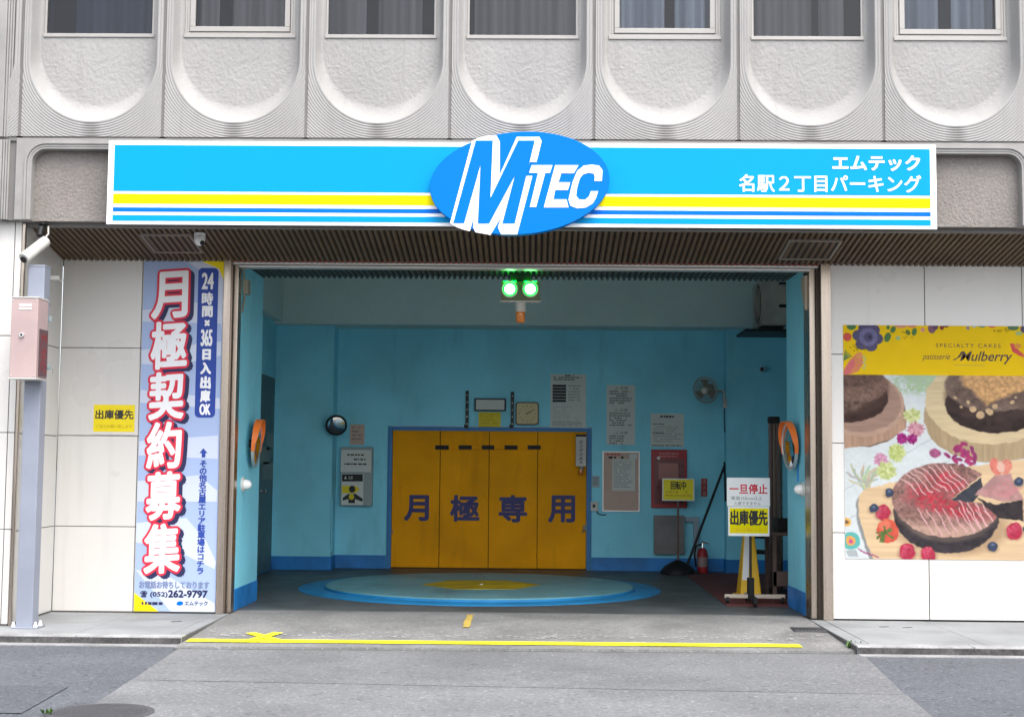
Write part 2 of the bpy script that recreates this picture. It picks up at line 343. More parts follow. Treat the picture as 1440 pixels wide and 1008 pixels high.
# concrete apron: two slabs with a joint
aL0 = G(256,909,ZR); aL1 = G(140,985,ZR); aR0 = G(1209,917,ZR); aR1 = G(1312,1008,ZR)
jl = G(186,955,ZR); jr = G(1273,976,ZR)
ex = lambda a, b, t: (a[0]+(b[0]-a[0])*t, a[1]+(b[1]-a[1])*t)
sheet('concrete_apron', [jl, jr, (aR0[0], G(1206,915.5,-0.06)[1]-0.09), (aL0[0], G(258,908,-0.06)[1]-0.09)], 'apron', ZR)
bl = ex(jl, aL1, 3.5); br = ex(jr, aR1, 4.5)
sheet('concrete_apron', [(bl[0], -9.5), (br[0], -9.5), br, (jr[0]+0.005, jr[1]-0.014), (jl[0]-0.005, jl[1]-0.014), bl], 'apron2', ZR)
# darker asphalt patch at lower left
pts = [G(0,963,ZR), G(98,964,ZR), G(30,1002,ZR), G(0,1004,ZR)]
sheet('asphalt_patch', [(-30, pts[0][1]), pts[1], pts[2], (-30, pts[3][1]-0.05)], 'asphalt2', ZR)
# sidewalks with granite kerbs; the driveway dips between them
def sidewalk(x0, x1, yk, inner, joints, rows):
    mb = MB(); mb.box(x0, x1, yk+0.02, 0.6, -0.2, -0.012); tag(mb.build('sidewalk', 'grout'), kind='structure')
    xs = sorted([x0]+joints+[x1]); ys = [yk+0.17]+rows+[0.2]
    mb = MB()
    for i in range(len(xs)-1):
        for k in range(len(ys)-1):
            a, b = xs[i]+0.003, xs[i+1]-0.003
            mb.box(a, b, ys[k]+0.003, ys[k+1]-0.003, -0.05, random.uniform(-0.001,0.001))
    tag(mb.build('pavement', 'pave', bevel=0.002, seg=1), kind='structure')
    mb = MB(); mf = MB(); x = x0
    while x < x1-0.01:
        e = min(x+1.0, x1); mb.box(x+0.002, e-0.002, yk, yk+0.167, -0.09, 0.0)
        mf.box(x+0.002, e-0.002, yk-0.004, yk-0.0005, -0.13, -0.014); x = e
    tag(mb.build('kerb', 'kerb', bevel=0.008, seg=2), kind='structure')
    tag(mf.build('kerb_face', 'kerbface'), kind='structure')
    mb = MB(); mb.box(x0, x1, yk-0.11, yk-0.003, -0.2, -0.066); tag(mb.build('gutter', 'gutter', bevel=0.004, seg=1), kind='structure')
KL = -1.74; KR = -1.88
YFL = G(258,908,-0.055)[1]; YFR = G(1206,915.5,-0.055)[1]
XL, XR = -3.07, 2.80
sidewalk(-40, XL, KL, XL, [-9,-7.6,-6.2,-5.1,-4.05,-3.2], [-0.55])
sidewalk(XR, 40, KR, XR, [XR+0.14, 3.95, 5.3, 6.7, 8.1], [-0.6])
# driveway: slopes from the threshold to the lip at the road
mb = MB(); nx, ny = 40, 30; vs = []; fs = []
for j in range(ny+1):
    for i in range(nx+1):
        x = XL+(XR-XL)*i/nx; ye = YFL+(YFR-YFL)*i/nx; y = 0.62+(ye-0.62)*j/ny
        t = max(0, min(1, (0.3-y)/2.2)); z = -0.05*t*t*(3-2*t)-0.004+random.uniform(-0.0015,0.0015)
        vs.append((x, y, z))
for j in range(ny):
    for i in range(nx): a = j*(nx+1)+i; fs.append((a, a+nx+1, a+nx+2, a+1))
mb.add(vs, fs); b0 = ny*(nx+1)
n0 = len(mb.v); mb.add([(vs[b0+i][0], vs[b0+i][1]-0.002, -0.125) for i in range(nx+1)], [])
for i in range(nx): mb.f.append((b0+i, n0+i, n0+i+1, b0+i+1))
tag(mb.build('driveway', 'drive', smooth=30), kind='structure')
def drive_z(y):
    t = max(0, min(1, (0.3-y)/2.2)); return -0.05*t*t*(3-2*t)+0.003
M['lipshade'] = pm('dark lip shade', (0.05,0.049,0.047), 0.9, var=0.2, vs=6)
sheet('lip_shadow_strip', [(XL, YFL-0.1), (XR, YFR-0.1), (XR, YFR+0.01), (XL, YFL+0.01)], 'lipshade', -0.0745)  # dark strip paints in the shadow line below the driveway lip
# yellow line and taped cross on the driveway lip
def strip(name, pa, pb, wd, mat, dz=0.0, n=40, wob=0.004):
    mb = MB(); a = Vector((*pa,0)); b = Vector((*pb,0)); d = (b-a).normalized(); p = Vector((-d.y, d.x, 0)); vs = []
    for i in range(n+1):
        q = a+(b-a)*i/n
        for sgn in (-1,1):
            r = q+p*(wd/2*sgn+random.uniform(-wob,wob)); vs.append((r.x, r.y, drive_z(r.y)+dz))
    mb.add(vs, [(2*i, 2*i+2, 2*i+3, 2*i+1) for i in range(n)]); return mb
o = strip('painted_line', G(264,899.5,-0.045), G(1126,907.5,-0.045), 0.19, 'yline').build('painted_line', 'yline')
tag(o, 'long yellow line painted along the lip of the driveway', 'painted line')
m1 = strip('x', G(352,890.5,-0.04), G(394,900,-0.04), 0.10, 'yline', 0.003, 6)
m2 = strip('x', G(392,890.5,-0.04), G(350,900,-0.04), 0.10, 'yline', 0.005, 6); m1.add(m2.v, m2.f)
tag(m1.build('tape_cross', 'yline'), 'short yellow cross marked on the driveway by the left line end', 'floor mark')
m1 = strip('x', G(655,882,-0.02), G(662,867,-0.02), 0.07, 'yline', 0.002, 6, 0.01)
MATS['wornyellow'] = M['wornyellow'] = pm('worn yellow', (0.42,0.30,0.06), 0.8, var=0.3, vs=12)
tag(m1.build('paint_patch', 'wornyellow'), 'small worn yellow paint patch in the middle of the driveway', 'floor mark')
m1 = MB(); rr = random.Random(3)
for i in range(320):                                                     # worn white flecks along the lip
    t = rr.random(); px = 290+880*t; py = 894.5+6.5*t+-abs(rr.gauss(0,3.2)); x, y = G(px, py, -0.04); w_ = rr.uniform(0.008,0.05); h_ = rr.uniform(0.008,0.03)
    if -3.0 < x < 2.7: m1.add([(x, y, drive_z(y)+0.002), (x+w_, y-h_*0.2, drive_z(y)+0.002), (x+w_*0.8, y+h_, drive_z(y+h_)+0.002), (x+w_*0.2, y+h_*0.8, drive_z(y+h_)+0.002)], [(0,1,2,3)])
tag(m1.build('worn_paint', 'wline'), kind='structure')
# small grate, access cover slots, manhole
gx0, gy0 = G(1118,886.5,-0.012); gx1, gy1 = G(1157,882.5,-0.012)
t = thing('drain_grate', 'small dark rectangular grate set in the driveway near the right post', 'drain grate', ((gx0+gx1)/2, (gy0+gy1)/2, drive_z((gy0+gy1)/2)))
mb = MB(); mb.box(gx0, gx1, gy0, gy1, drive_z(gy0)-0.004, drive_z(gy1)+0.002); mb.build('grate_plate', 'manhole', t)
mb = MB()
for i in range(9): xx = gx0+(gx1-gx0)*(i+0.5)/9; mb.box(xx-0.006, xx+0.006, gy0+0.015, gy1-0.015, drive_z(gy1), drive_z(gy1)+0.006)
mb.build('grate_bars', 'blackm', t)
for lab, p in (('small dark slot plate in the left sidewalk below the banner', (248,873.5)), ('small dark slot plate in the right sidewalk, nearer the driveway', (1243,881)), ('small dark slot plate in the right sidewalk, farther from the driveway', (1276,882))):
    x, y = G(*p); mb = MB(); mb.xf = Matrix.Translation((x,y,0)) @ Matrix.Rotation(0.5,4,'Z'); mb.box(-0.05,0.05,-0.018,0.018,-0.004,0.004)
    tag(mb.build('cover_slot', 'manhole', origin=(x,y,0)), lab, 'cover slot', 'slot plates in the sidewalk')
mx, my = G(141,1001.5,ZR)
t = thing('manhole_cover', 'round dark iron manhole cover in the road at lower left', 'manhole cover', (mx, my, ZR))
rM = W(215,1000,my)[0]-mx
mb = MB(); mb.lathe((mx,my,ZR-0.02), (0,0,1), [(rM,0),(rM,0.024),(rM-0.03,0.025)], 64); mb.build('cover_ring', 'manhole', t, smooth=30)
mb = MB(); mb.lathe((mx,my,ZR-0.02), (0,0,1), [(rM-0.036,0),(rM-0.036,0.0255),(rM-0.04,0.0265)], 64)
for k in range(1, 10):
    q = rM*0.09*k
    for i in range(6*k):
        a = 2*PI*(i+0.5*(k%2))/(6*k); x, y = mx+q*math.cos(a), my+q*math.sin(a); mb.box(x-0.014,x+0.014,y-0.009,y+0.009,ZR+0.0066,ZR+0.0085)
mb.build('cover_lid', 'manhole', t, smooth=30)
def weed(lab, x, y, z, n, sc):
    mb = MB()
    for i in range(n):
        a = random.uniform(0, 2*PI); l = sc*random.uniform(0.5,1.1); t_ = random.uniform(0.3,1.2); wd = sc*0.16
        bx = x+random.uniform(-sc,sc)*0.6; by = y+random.uniform(-sc,sc)*0.25
        dx, dy, dz = math.cos(a)*math.sin(t_)*l, math.sin(a)*math.sin(t_)*l, math.cos(t_)*l; sx, sy = -math.sin(a)*wd, math.cos(a)*wd
        mb.add([(bx,by,z),(bx+dx*.5+sx,by+dy*.5+sy,z+dz*.6),(bx+dx,by+dy,z+dz),(bx+dx*.5-sx,by+dy*.5-sy,z+dz*.6)], [(0,1,2,3)])
    return tag(mb.build('weed', 'leaf', origin=(x,y,z)), lab, 'weed', 'weeds in the pavement cracks')
x, y = G(1203,912,-0.06); weed('small green weed growing at the right kerb corner of the driveway', x, y, -0.07, 42, 0.10)
x, y = G(66,1004,-0.072); weed('tiny green weed in the road beside the manhole cover', x, y, -0.072, 14, 0.05)

# ================================================================ the building
BLD = thing('parking_building', 'grey concrete building with arched relief panels above a blue garage entrance', 'building', (0, 0.3, 0))
YF = -1.2                                           # facade plane
xa = W(228,190,YF)[0]; xb = W(1243,190,YF)[0]; PW = (xb-xa)/5
zb = W(735,197,YF)[1]                               # bottom of the relief panels
zc = zb + 116/152.3                                 # centre of the arches
RR, RI, DEP = 0.605, 0.553, 0.15
zs = W(735,54.5,YF+DEP)[1]                          # window sill line
ZTOP = 7.6
def concrete_relief():
    """concrete with a drip stain running down under each arch"""
    m = M['concrete'].copy(); m.name = 'relief concrete'
    N = m.node_tree.nodes; L = m.node_tree.links; p = N['Principled BSDF']
    base = p.inputs['Base Color'].links[0].from_socket
    tc = N.new('ShaderNodeTexCoord'); sx = N.new('ShaderNodeSeparateXYZ'); L.new(tc.outputs['Object'], sx.inputs[0])
    n = N.new('ShaderNodeTexNoise'); n.inputs['Scale'].default_value = 9; L.new(tc.outputs['Object'], n.inputs['Vector'])
    def mth(op, a, b=None):
        k = N.new('ShaderNodeMath'); k.operation = op
        for i, q in enumerate((a, b)):
            if q is None: continue
            if isinstance(q, (int,float)): k.inputs[i].default_value = q
            else: L.new(q, k.inputs[i])
        return k.outputs[0]
    ax = mth('ABSOLUTE', mth('ADD', sx.outputs[0], mth('MULTIPLY', mth('SUBTRACT', n.outputs['Fac'], 0.5), 0.05)))
    zz = mth('SUBTRACT', sx.outputs[2], zc-RR-0.3+0.0)
    r = N.new('ShaderNodeMapRange'); r.inputs[1].default_value = 0.02; r.inputs[2].default_value = 0.11; r.inputs[3].default_value = 1; r.inputs[4].default_value = 0; L.new(ax, r.inputs[0])
    below = mth('LESS_THAN', sx.outputs[2], zc-RR-0.3+0.295)
    fac = mth('MULTIPLY', mth('MULTIPLY', r.outputs[0], below), 0.5)
    mx_ = N.new('ShaderNodeMix'); mx_.data_type = 'RGBA'; L.new(fac, mx_.inputs[0]); L.new(base, mx_.inputs[6]); mx_.inputs[7].default_value = (0.10,0.095,0.09,1)
    L.new(mx_.outputs[2], p.inputs['Base Color'])
    # long rain streaks with their own irregular shape, different on every bay
    g2 = N.new('ShaderNodeNewGeometry'); mp = N.new('ShaderNodeMapping'); mp.inputs['Scale'].default_value = (7.0, 1.0, 0.55); L.new(g2.outputs['Position'], mp.inputs[0])
    ns = N.new('ShaderNodeTexNoise'); ns.inputs['Scale'].default_value = 1.6; ns.inputs['Detail'].default_value = 6; L.new(mp.outputs[0], ns.inputs['Vector'])
    rs = N.new('ShaderNodeMapRange'); rs.inputs[1].default_value = 0.56; rs.inputs[2].default_value = 0.74; rs.inputs[3].default_value = 0.0; rs.inputs[4].default_value = 0.2; L.new(ns.outputs['Fac'], rs.inputs[0])
    mz = N.new('ShaderNodeMix'); mz.data_type = 'RGBA'; L.new(rs.outputs[0], mz.inputs[0]); L.new(mx_.outputs[2], mz.inputs[6]); mz.inputs[7].default_value = (0.15,0.14,0.13,1)
    L.new(mz.outputs[2], p.inputs['Base Color'])
    return m
def relief_mesh():
    hw = PW/2-0.014
    xs = np.linspace(-hw, hw, 320)
    zl = np.concatenate([np.arange(zb+0.012-zc, 0.03, 0.0042), np.linspace(0.035, zs-zc, 24), np.linspace(zs-zc+0.02, ZTOP-zc, 14)])
    X, Z = np.meshgrid(xs, zl)
    Zm = np.minimum(Z, 0); s1 = np.hypot(X, Zm)-RR
    s1 = np.where(Z > 0, np.abs(X)-RR, s1)
    Zi = np.minimum(Z-0.15, 0); s2 = np.where(Z > 0.15, np.abs(X)-RI, np.hypot(X, Zi)-RI)
    t = np.clip(-s1/np.maximum(1e-6, -s1+np.maximum(s2, 0)), 0, 1); t = np.where(s1 > 0, 0, t)
    D = DEP*(1-(1-t)**1.9)
    g = np.where(s1 > 0.012, 0.0055*(0.5-0.5*np.cos(2*PI*(s1-0.012)/0.0235))**1.5, 0)
    D = D+g
    rng = np.random.default_rng(2)
    rough = np.zeros_like(D)
    for sc, a in ((0.024, 0.0040), (0.0115, 0.0027)):
        ny_, nx_ = int(2.9/sc)+2, int(2*hw/sc)+3
        q = rng.random((ny_, nx_)); u = (X+hw)/sc; v = (Z-Z.min())/sc; i = u.astype(int); j = v.astype(int); fu = u-i; fv = v-j
        i = np.clip(i, 0, nx_-2); j = np.clip(j, 0, ny_-2)
        rough += a*(q[j,i]*(1-fu)*(1-fv)+q[j,i+1]*fu*(1-fv)+q[j+1,i]*(1-fu)*fv+q[j+1,i+1]*fu*fv-0.5)
    D = D+rough*np.clip(t*1.6-0.25, 0, 1)
    vs = np.stack([X, D, Z+zc], -1).reshape(-1,3)
    nz, nx_ = X.shape; fs = []
    for j in range(nz-1):
        zm = (zl[j]+zl[j+1])/2+zc
        for i in range(nx_-1):
            if zm > zs and abs((xs[i]+xs[i+1])/2) < 0.53: continue
            a = j*nx_+i; fs.append((a, a+1, a+nx_+1, a+nx_))
    me = bpy.data.meshes.new('facade_panel'); me.from_pydata(vs.tolist(), [], fs); me.update()
    me.polygons.foreach_set('use_smooth', [True]*len(me.polygons)); me.materials.append(concrete_relief()); return me
def curtain(mb, x0, x1, z0, z1, Y, seed, gaps):
    r = random.Random(seed); n = 90; vs = []; ph = r.random()*6
    for i in range(n+1):
        x = x0+(x1-x0)*i/n; y = Y+0.035*math.sin(i*0.42+ph)+0.03*math.sin(i*0.17+ph*2)
        vs += [(x, y, z0), (x, y, z1)]
    fs = [(2*i, 2*i+2, 2*i+3, 2*i+1) for i in range(n) if not any(g0 < i/n < g1 for g0, g1 in gaps)]
    mb.add(vs, fs)
M['curtA'] = pm('grey curtain', (0.30,0.265,0.255), 0.9, var=0.55, vs=2.6, stretch=(3,3,0.05))
M['curtB'] = pm('white curtain', (0.52,0.53,0.58), 0.9, var=0.5, vs=2.2, stretch=(3,3,0.05))
M['curtC'] = pm('blue grey curtain', (0.10,0.105,0.15), 0.9, var=0.5, vs=1.6, stretch=(3,3,0.05))
rm = relief_mesh()
styles = [('curtC',0,[(0.05,0.25)]),('curtA',1,[(0.25,0.38)]),('curtA',0,[(0.35,0.45),(0.85,1)]),('curtA',0,[(0.0,0.06)]),('curtB',1,[(0.5,0.62)]),('curtA',0,[(0.55,0.62),(0.85,1)]),('curtB',1,[(0.4,0.55)])]
for k in range(-1, 8):
    cx = xa+PW*(k-0.5)
    o = bpy.data.objects.new('facade_panel', rm); COL.objects.link(o); o.parent = BLD; o.location = (cx, YF-0.3, 0)
    cm, op, gaps = styles[k % 7]
    x0, x1 = cx-0.53, cx+0.53; yw = YF+DEP
    fr = MB()
    fr.box(x0-0.005, x1+0.005, yw-0.012, yw+0.05, zs-0.006, zs+0.03)        # sill
    for xx in (x0, x1-0.022): fr.box(xx, xx+0.022, yw+0.002, yw+0.05, zs+0.03, ZTOP)
    wn = MB()
    if op:
        fr.box(x0+0.022, x1-0.022, yw+0.004, yw+0.045, zs+0.03, zs+0.052)
        for xx in (x0+0.022, x1-0.047): fr.box(xx, xx+0.025, yw+0.006, yw+0.045, zs+0.052, ZTOP)
        a, b, c = x0+0.05, x1-0.05, zs+0.055
        fr.box(a, b, yw-0.006, yw+0.03, c, c+0.05)
        for xx in (a, b-0.05): fr.box(xx, xx+0.05, yw-0.006, yw+0.03, c+0.05, ZTOP)
        gx0, gx1, gz = a+0.05, b-0.05, c+0.05
    else: gx0, gx1, gz = x0+0.022, x1-0.022, zs+0.03
    win = fr.build('window', 'frame', BLD, bevel=0.003, seg=1)
    g = MB(); g.quad((gx0,yw+0.022,gz),(gx1,yw+0.022,gz),(gx1,yw+0.022,ZTOP),(gx0,yw+0.022,ZTOP)); g.build('pane', 'glass', win)
    c = MB(); curtain(c, gx0-0.03, gx1+0.03, gz-0.1, ZTOP-0.1, yw+0.14, k+3, gaps); c.build('curtain', cm, win, smooth=60)
# building core that closes the volume behind the facade
mb = MB(); mb.box(-9, 9, -0.45, 0.36, 3.86, ZTOP); mb.build('structural_core', 'room', BLD)
mb = MB()
for k in range(-1, 9): xx = xa+PW*(k-1); mb.box(xx-0.03, xx+0.03, YF+0.012, YF+0.2, zb, ZTOP)
mb.box(-9, 9, YF+0.012, YF+0.75, zb-0.03, zb+0.016); mb.box(-9, 9, YF+0.02, 0.36, ZTOP+0.002, ZTOP+0.1)
mb.build('panel_joints', 'joint', BLD)
# lintel band under the panels, with a recessed face between raised trims
zl0 = W(720,313,YF-0.01)[1]; zl1 = zb-0.012
xl0, xl1 = W(22,250,YF)[0], W(1460,250,YF)[0]
xi0, xi1 = W(44,262,YF)[0], W(1437,262,YF)[0]
zt_i = W(100,210,YF)[1]
outer = [(xl0,zl0),(xl1,zl0),(xl1,zl1),(xl0,zl1)]
mb = MB()
arc = lambda cx, cz, r, a0, a1: [(cx+r*math.cos(math.radians(a0+(a1-a0)*i/8)), cz+r*math.sin(math.radians(a0+(a1-a0)*i/8))) for i in range(9)]
r_ = 0.13
poly = [(xl0,zl0),(xi0,zl0)]+arc(xi0+r_,zt_i-r_,r_,180,90)+arc(xi1-r_,zt_i-r_,r_,90,0)+[(xi1,zl0),(xl1,zl0),(xl1,zl1),(xl0,zl1)]
mb.plate(poly, YF+0.16, 0.17)
for q, yy in ((0.02,0.010),(0.045,0.02)):
    poly2 = [(xi0-q-0.022,zl0+0.001),(xi0-q,zl0+0.001)]+arc(xi0+r_,zt_i-r_,r_+q,180,90)+arc(xi1-r_,zt_i-r_,r_+q,90,0)+[(xi1+q,zl0+0.001),(xi1+q+0.022,zl0+0.001)]+arc(xi1-r_,zt_i-r_,r_+q+0.022,0,90)+arc(xi0+r_,zt_i-r_,r_+q+0.022,90,180)
    mb.plate(poly2, YF-0.009, yy-0.004)
mb.build('lintel_trim', 'trim', BLD, bevel=0.008, seg=2)
mb = MB(); mb.box(xl0+0.05, xl1-0.05, YF+0.085, YF+0.30, zl0+0.002, zl1-0.02); mb.build('lintel', 'lintel', BLD)
mb = MB(); mb.box(xl0, xl1, YF+0.17, YF+0.28, zl0-0.03, zl0); mb.build('lintel_underside', 'joint', BLD)
# ribbed pilaster at the left edge, above the pillar
xp = W(17,100,YF)[0]
mb = MB(); mb.box(xp-1.6, xp-0.06, YF-0.02, YF+0.5, zb+0.0, ZTOP); mb.box(xp-1.6, xp-0.06, YF-0.02, YF+0.5, zl0, zb-0.025)
for z0_, z1_ in ((zb, ZTOP), (zl0, zb-0.025)):
    for q in range(3): mb.box(xp-0.056+q*0.021, xp-0.038+q*0.021, YF-0.012+0.008*q, YF+0.5, z0_, z1_)
mb.build('pilaster', 'trim', BLD, bevel=0.006, seg=2)
mb = MB(); mb.box(xp-0.056, xl0+0.01, YF+0.03, YF+0.5, zl0, ZTOP); mb.build('pilaster_joint', 'joint', BLD)
# soffit: ribs running in depth on a plane that drops towards the wall
zsf = zl0+0.01; zsb = W(735,370,0.13)[1]
SY0, SY1 = YF+0.2, 0.34
sl_ = (zsb-zsf)/(0.13-SY0)
zsz = lambda y: zsf+sl_*(y-SY0)
SN = (0, -sl_, 1); SP = (0, SY0, zsf)
mb = MB(); x = -7.0; pitch = 0.0585
while x < 7.0:
    a, b, c, d = x, x+0.008, x+0.035, x+0.043
    P0 = [(a,SY0,zsz(SY0)+0.022),(b,SY0,zsz(SY0)),(c,SY0,zsz(SY0)),(d,SY0,zsz(SY0)+0.022)]; P1 = [(p[0],SY1,p[2]+zsz(SY1)-zsz(SY0)) for p in P0]
    mb.add(P0+P1, [(i, i+1, i+5, i+4) for i in range(3)]+[(0,3,2,1)]); x += pitch
mb.build('soffit', 'rib', BLD)
mb = MB(); mb.add([(-7,SY0-0.1,zsz(SY0-0.1)+0.024),(7,SY0-0.1,zsz(SY0-0.1)+0.024),(7,SY1,zsz(SY1)+0.024),(-7,SY1,zsz(SY1)+0.024)], [(0,3,2,1)]); mb.build('soffit_backing', 'ribdark', BLD)
# tiled walls: individual tiles over a dark joint backing
YW = 0.15
def tiled(xs, zs_, Y, name='tiled_wall'):
    mb = MB(); gb = MB()
    gb.box(xs[0], xs[-1], Y+0.006, Y+0.2, -0.05, zs_[-1])
    for i in range(len(xs)-1):
        for k in range(len(zs_)-1):
            j = random.uniform(-0.0012,0.0012)
            mb.box(xs[i]+0.004, xs[i+1]-0.004, Y+j, Y+0.02, zs_[k]+0.004, zs_[k+1]-0.004)
    o = mb.build(name, 'tile', BLD, bevel=0.003, seg=2); gb.build('tile_joint', 'grout', o); return o
zL = [0.012]+[W(140,p,YW)[1] for p in (740,612.5,489,366)]; zL[-1] += 0.12
xw0 = W(81,612,YW)[0]; xw1 = W(322,612,YW)[0]; xm = W(194,612,YW)[0]
tiled([xw0, xm, xw1-0.07], zL, YW)
zR = [0.012]+[W(1300,p,YW)[1] for p in (750,624,499,374)]; zR[-1] += 0.12
xr0 = W(1165,620,YW)[0]
o = tiled([xr0, W(1307,830,YW)[0], W(1449,830,YW)[0], W(1590,830,YW)[0], W(1735,830,YW)[0]], [zR[0], zR[1]], YW)
o = tiled([xr0, W(1300,410,YW)[0], W(1437,410,YW)[0], W(1575,410,YW)[0], W(1712,410,YW)[0]], [zR[1], zR[2], zR[3], zR[4]], YW)
# corner pillar on the left and its tiled return
xc = W(21,600,-1.08)[0]
def pillar():
    mb = MB(); gb = MB(); Y = -1.08
    zz = [0.012]+[W(5,p,Y)[1] for p in (744,608,472,309)]
    xs = [-9, -7.4, -6.2, W(11,600,Y)[0], xc]
    gb.box(-9, xc-0.01, Y+0.006, Y+0.03, -0.05, zz[-1]+0.05)
    for i in range(4):
        for k in range(4): mb.box(xs[i]+0.004, xs[i+1]-0.004, Y, Y+0.02, zz[k]+0.004, zz[k+1]-0.004+(0.05 if k == 3 else 0))
    a = Vector((xc+0.0, Y+0.03, 0)); b = Vector((xw0, YW-0.004, 0)); d = (b-a); nrm = Vector((d.y, -d.x, 0)).normalized()
    gx = [a, b]
    zz2 = [0.012]+[W(76,p,-0.1)[1] for p in (741,612.2,487)]+[zsz(YF+0.2)+0.1]
    for k in range(4):
        p = a+d*0.0; q = b-d*0.004
        z0_, z1_ = zz2[k]+0.004, zz2[k+1]-0.004
        mb.prism([(p.x,p.y,z0_),(q.x,q.y,z0_),(q.x,q.y,z1_),(p.x,p.y,z1_)], tuple(-nrm*0.02))
    p = a-nrm*0.008; q = b-nrm*0.008
    gb.prism([(p.x,p.y,-0.05),(q.x,q.y,-0.05),(q.x,q.y,zz2[-1]),(p.x,p.y,zz2[-1])], tuple(-nrm*0.05))
    o = mb.build('corner_pillar', 'tile', BLD, bevel=0.003, seg=2); gb.build('tile_joint', 'grout', o)
    return nrm
RETN = pillar()
mb = MB(); mb.box(xc-0.002, xc+0.028, -1.07, -1.035, 0, zl0-0.01); mb.build('corner_trim', 'steel', BLD, bevel=0.004, seg=1)

# ---- garage interior (parts of the same building)
ZC = 4.6
YB = 6.62
dx0, dx1, dz1 = W(551,700,YB)[0], W(825,700,YB)[0], W(688,606,YB)[1]
xl_seg = W(467,650,6.2)[0]; xr_seg = W(1021,600,6.4)[0]
def inner(name, bx, mat='blue'):
    mb = MB(); mb.box(*bx); return mb.build(name, mat, BLD)
XSL, XSR = -3.078, 2.838
inner('stub_wall', (-3.95, XSL, 0.42, 1.6, 0, 3.62)); inner('stub_wall', (XSR, 4.3, 0.56, 1.57, 0, 3.62))
inner('side_wall', (-4.1, -3.78, 1.6, 6.8, 0, ZC)); inner('side_wall', (4.05, 4.3, 1.57, 6.8, 0, ZC))
inner('back_wall', (-3.78, xl_seg, 6.2, 6.9, 0, ZC)); inner('back_wall', (xl_seg, dx0-0.07, YB, 6.9, 0, ZC))
inner('back_wall', (dx1+0.07, xr_seg, YB, 6.9, 0, ZC)); inner('back_wall', (xr_seg, 4.05, 6.4, 6.9, 0, ZC)); inner('back_wall', (dx0-0.07, dx1+0.07, YB, 6.9, dz1+0.07, ZC))
zbm = W(720,457.5,6.02)[1]
inner('beam', (-3.78, 4.05, 6.02, 6.61, zbm, ZC), 'band')
zbl = W(393,452,6.02)[1]; inner('side_beam', (-3.78, -3.66, 1.6, 6.02, zbl, ZC), 'band')
M['ceilwhite'] = pm('white ceiling paint', (0.74,0.75,0.74), 0.8, var=0.06)
inner('room_ceiling', (-4.1, 4.3, 0.3, 6.9, ZC, ZC+0.2), 'ceilwhite'); inner('front_wall', (-3.79, 4.06, 0.362, 0.40, 3.73, ZC), 'ceilwhite')
def bboard(x0, x1, y0, y1, h=0.195):
    mb = MB(); mb.box(x0, x1, y0, y1, 0.0, h); mb.build('baseboard', 'bluedark', BLD, bevel=0.003, seg=1)
bboard(-3.78, xl_seg+0.006, 6.185, 6.2); bboard(xl_seg, xl_seg+0.012, 6.2, YB); bboard(xl_seg+0.012, dx0-0.075, YB-0.012, YB)
bboard(dx1+0.075, xr_seg-0.012, YB-0.012, YB); bboard(xr_seg-0.012, xr_seg, 6.4, YB); bboard(xr_seg-0.012, 4.05, 6.388, 6.4)
bboard(XSL, XSL+0.006, 0.42, 1.606, 0.225); bboard(-3.78, XSL, 1.6, 1.606, 0.225); bboard(XSR-0.006, XSR, 0.56, 1.576, 0.235); bboard(-3.78, -3.77, 1.61, 6.18)
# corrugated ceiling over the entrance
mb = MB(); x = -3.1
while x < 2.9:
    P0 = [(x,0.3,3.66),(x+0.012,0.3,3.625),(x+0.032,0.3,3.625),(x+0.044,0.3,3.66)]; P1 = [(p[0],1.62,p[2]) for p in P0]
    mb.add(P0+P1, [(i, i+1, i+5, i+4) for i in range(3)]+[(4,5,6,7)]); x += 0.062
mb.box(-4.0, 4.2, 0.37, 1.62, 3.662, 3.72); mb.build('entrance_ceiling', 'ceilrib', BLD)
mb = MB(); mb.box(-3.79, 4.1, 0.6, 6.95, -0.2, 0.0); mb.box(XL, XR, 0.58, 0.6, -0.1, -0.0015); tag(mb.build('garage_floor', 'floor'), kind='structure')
mb = MB(); mb.box(-3.0, 2.8, 0.62, 0.635, 0.0, 0.003)
# frames of the entrance: stainless shutter guides and track
def guide(pxs, lab, side):
    (a, b), (c, d) = pxs
    x0, x1 = W(a,620,YW-0.03)[0], W(b,620,YW-0.03)[0]; x2, x3 = W(c,620,0.3)[0], W(d,620,0.3)[0]
    t = thing('shutter_guide', lab, 'door post', ((x0+x3)/2, 0.2, 0), 'stainless posts at the garage entrance')
    if side < 0:
        mb = MB(); mb.box(x0, x1, YW-0.03, 0.40, 0, zsz(0.1)+0.02); mb.build('outer_post', 'steel', t, bevel=0.006)
        mb = MB(); mb.box(x1, x2, YW+0.06, 0.40, 0, zsz(0.2)); mb.build('guide_channel', 'steeldark', t)
        mb = MB(); mb.box(x2, XSL+0.004, 0.26, 0.42, 0, 3.6); mb.build('inner_post', 'steel', t, bevel=0.006)
    else:
        mb = MB(); mb.box(x2, x3, YW-0.03, 0.50, 0, zsz(0.1)+0.02); mb.build('outer_post', 'steel', t, bevel=0.006)
        x0, x1 = W(a,620,0.3)[0], W(b,620,0.3)[0]
        mb = MB(); mb.box(x1, x2, YW+0.06, 0.50, 0, zsz(0.2)); mb.build('guide_channel', 'steeldark', t)
        mb = MB(); mb.box(XSR-0.004, x1, 0.26, 0.56, 0, 3.6); mb.build('inner_post', 'steel', t, bevel=0.006)
    return t
guide(((308.5,319),(324.5,335)), 'tall stainless steel post between the vertical banner and the entrance', -1)
guide(((1136,1147),(1151,1165)), 'tall stainless steel post between the entrance and the right tiled wall', 1)
t = thing('shutter_track', 'long pale aluminium track across the top of the garage entrance', 'shutter track', (0, 0.3, 3.55))
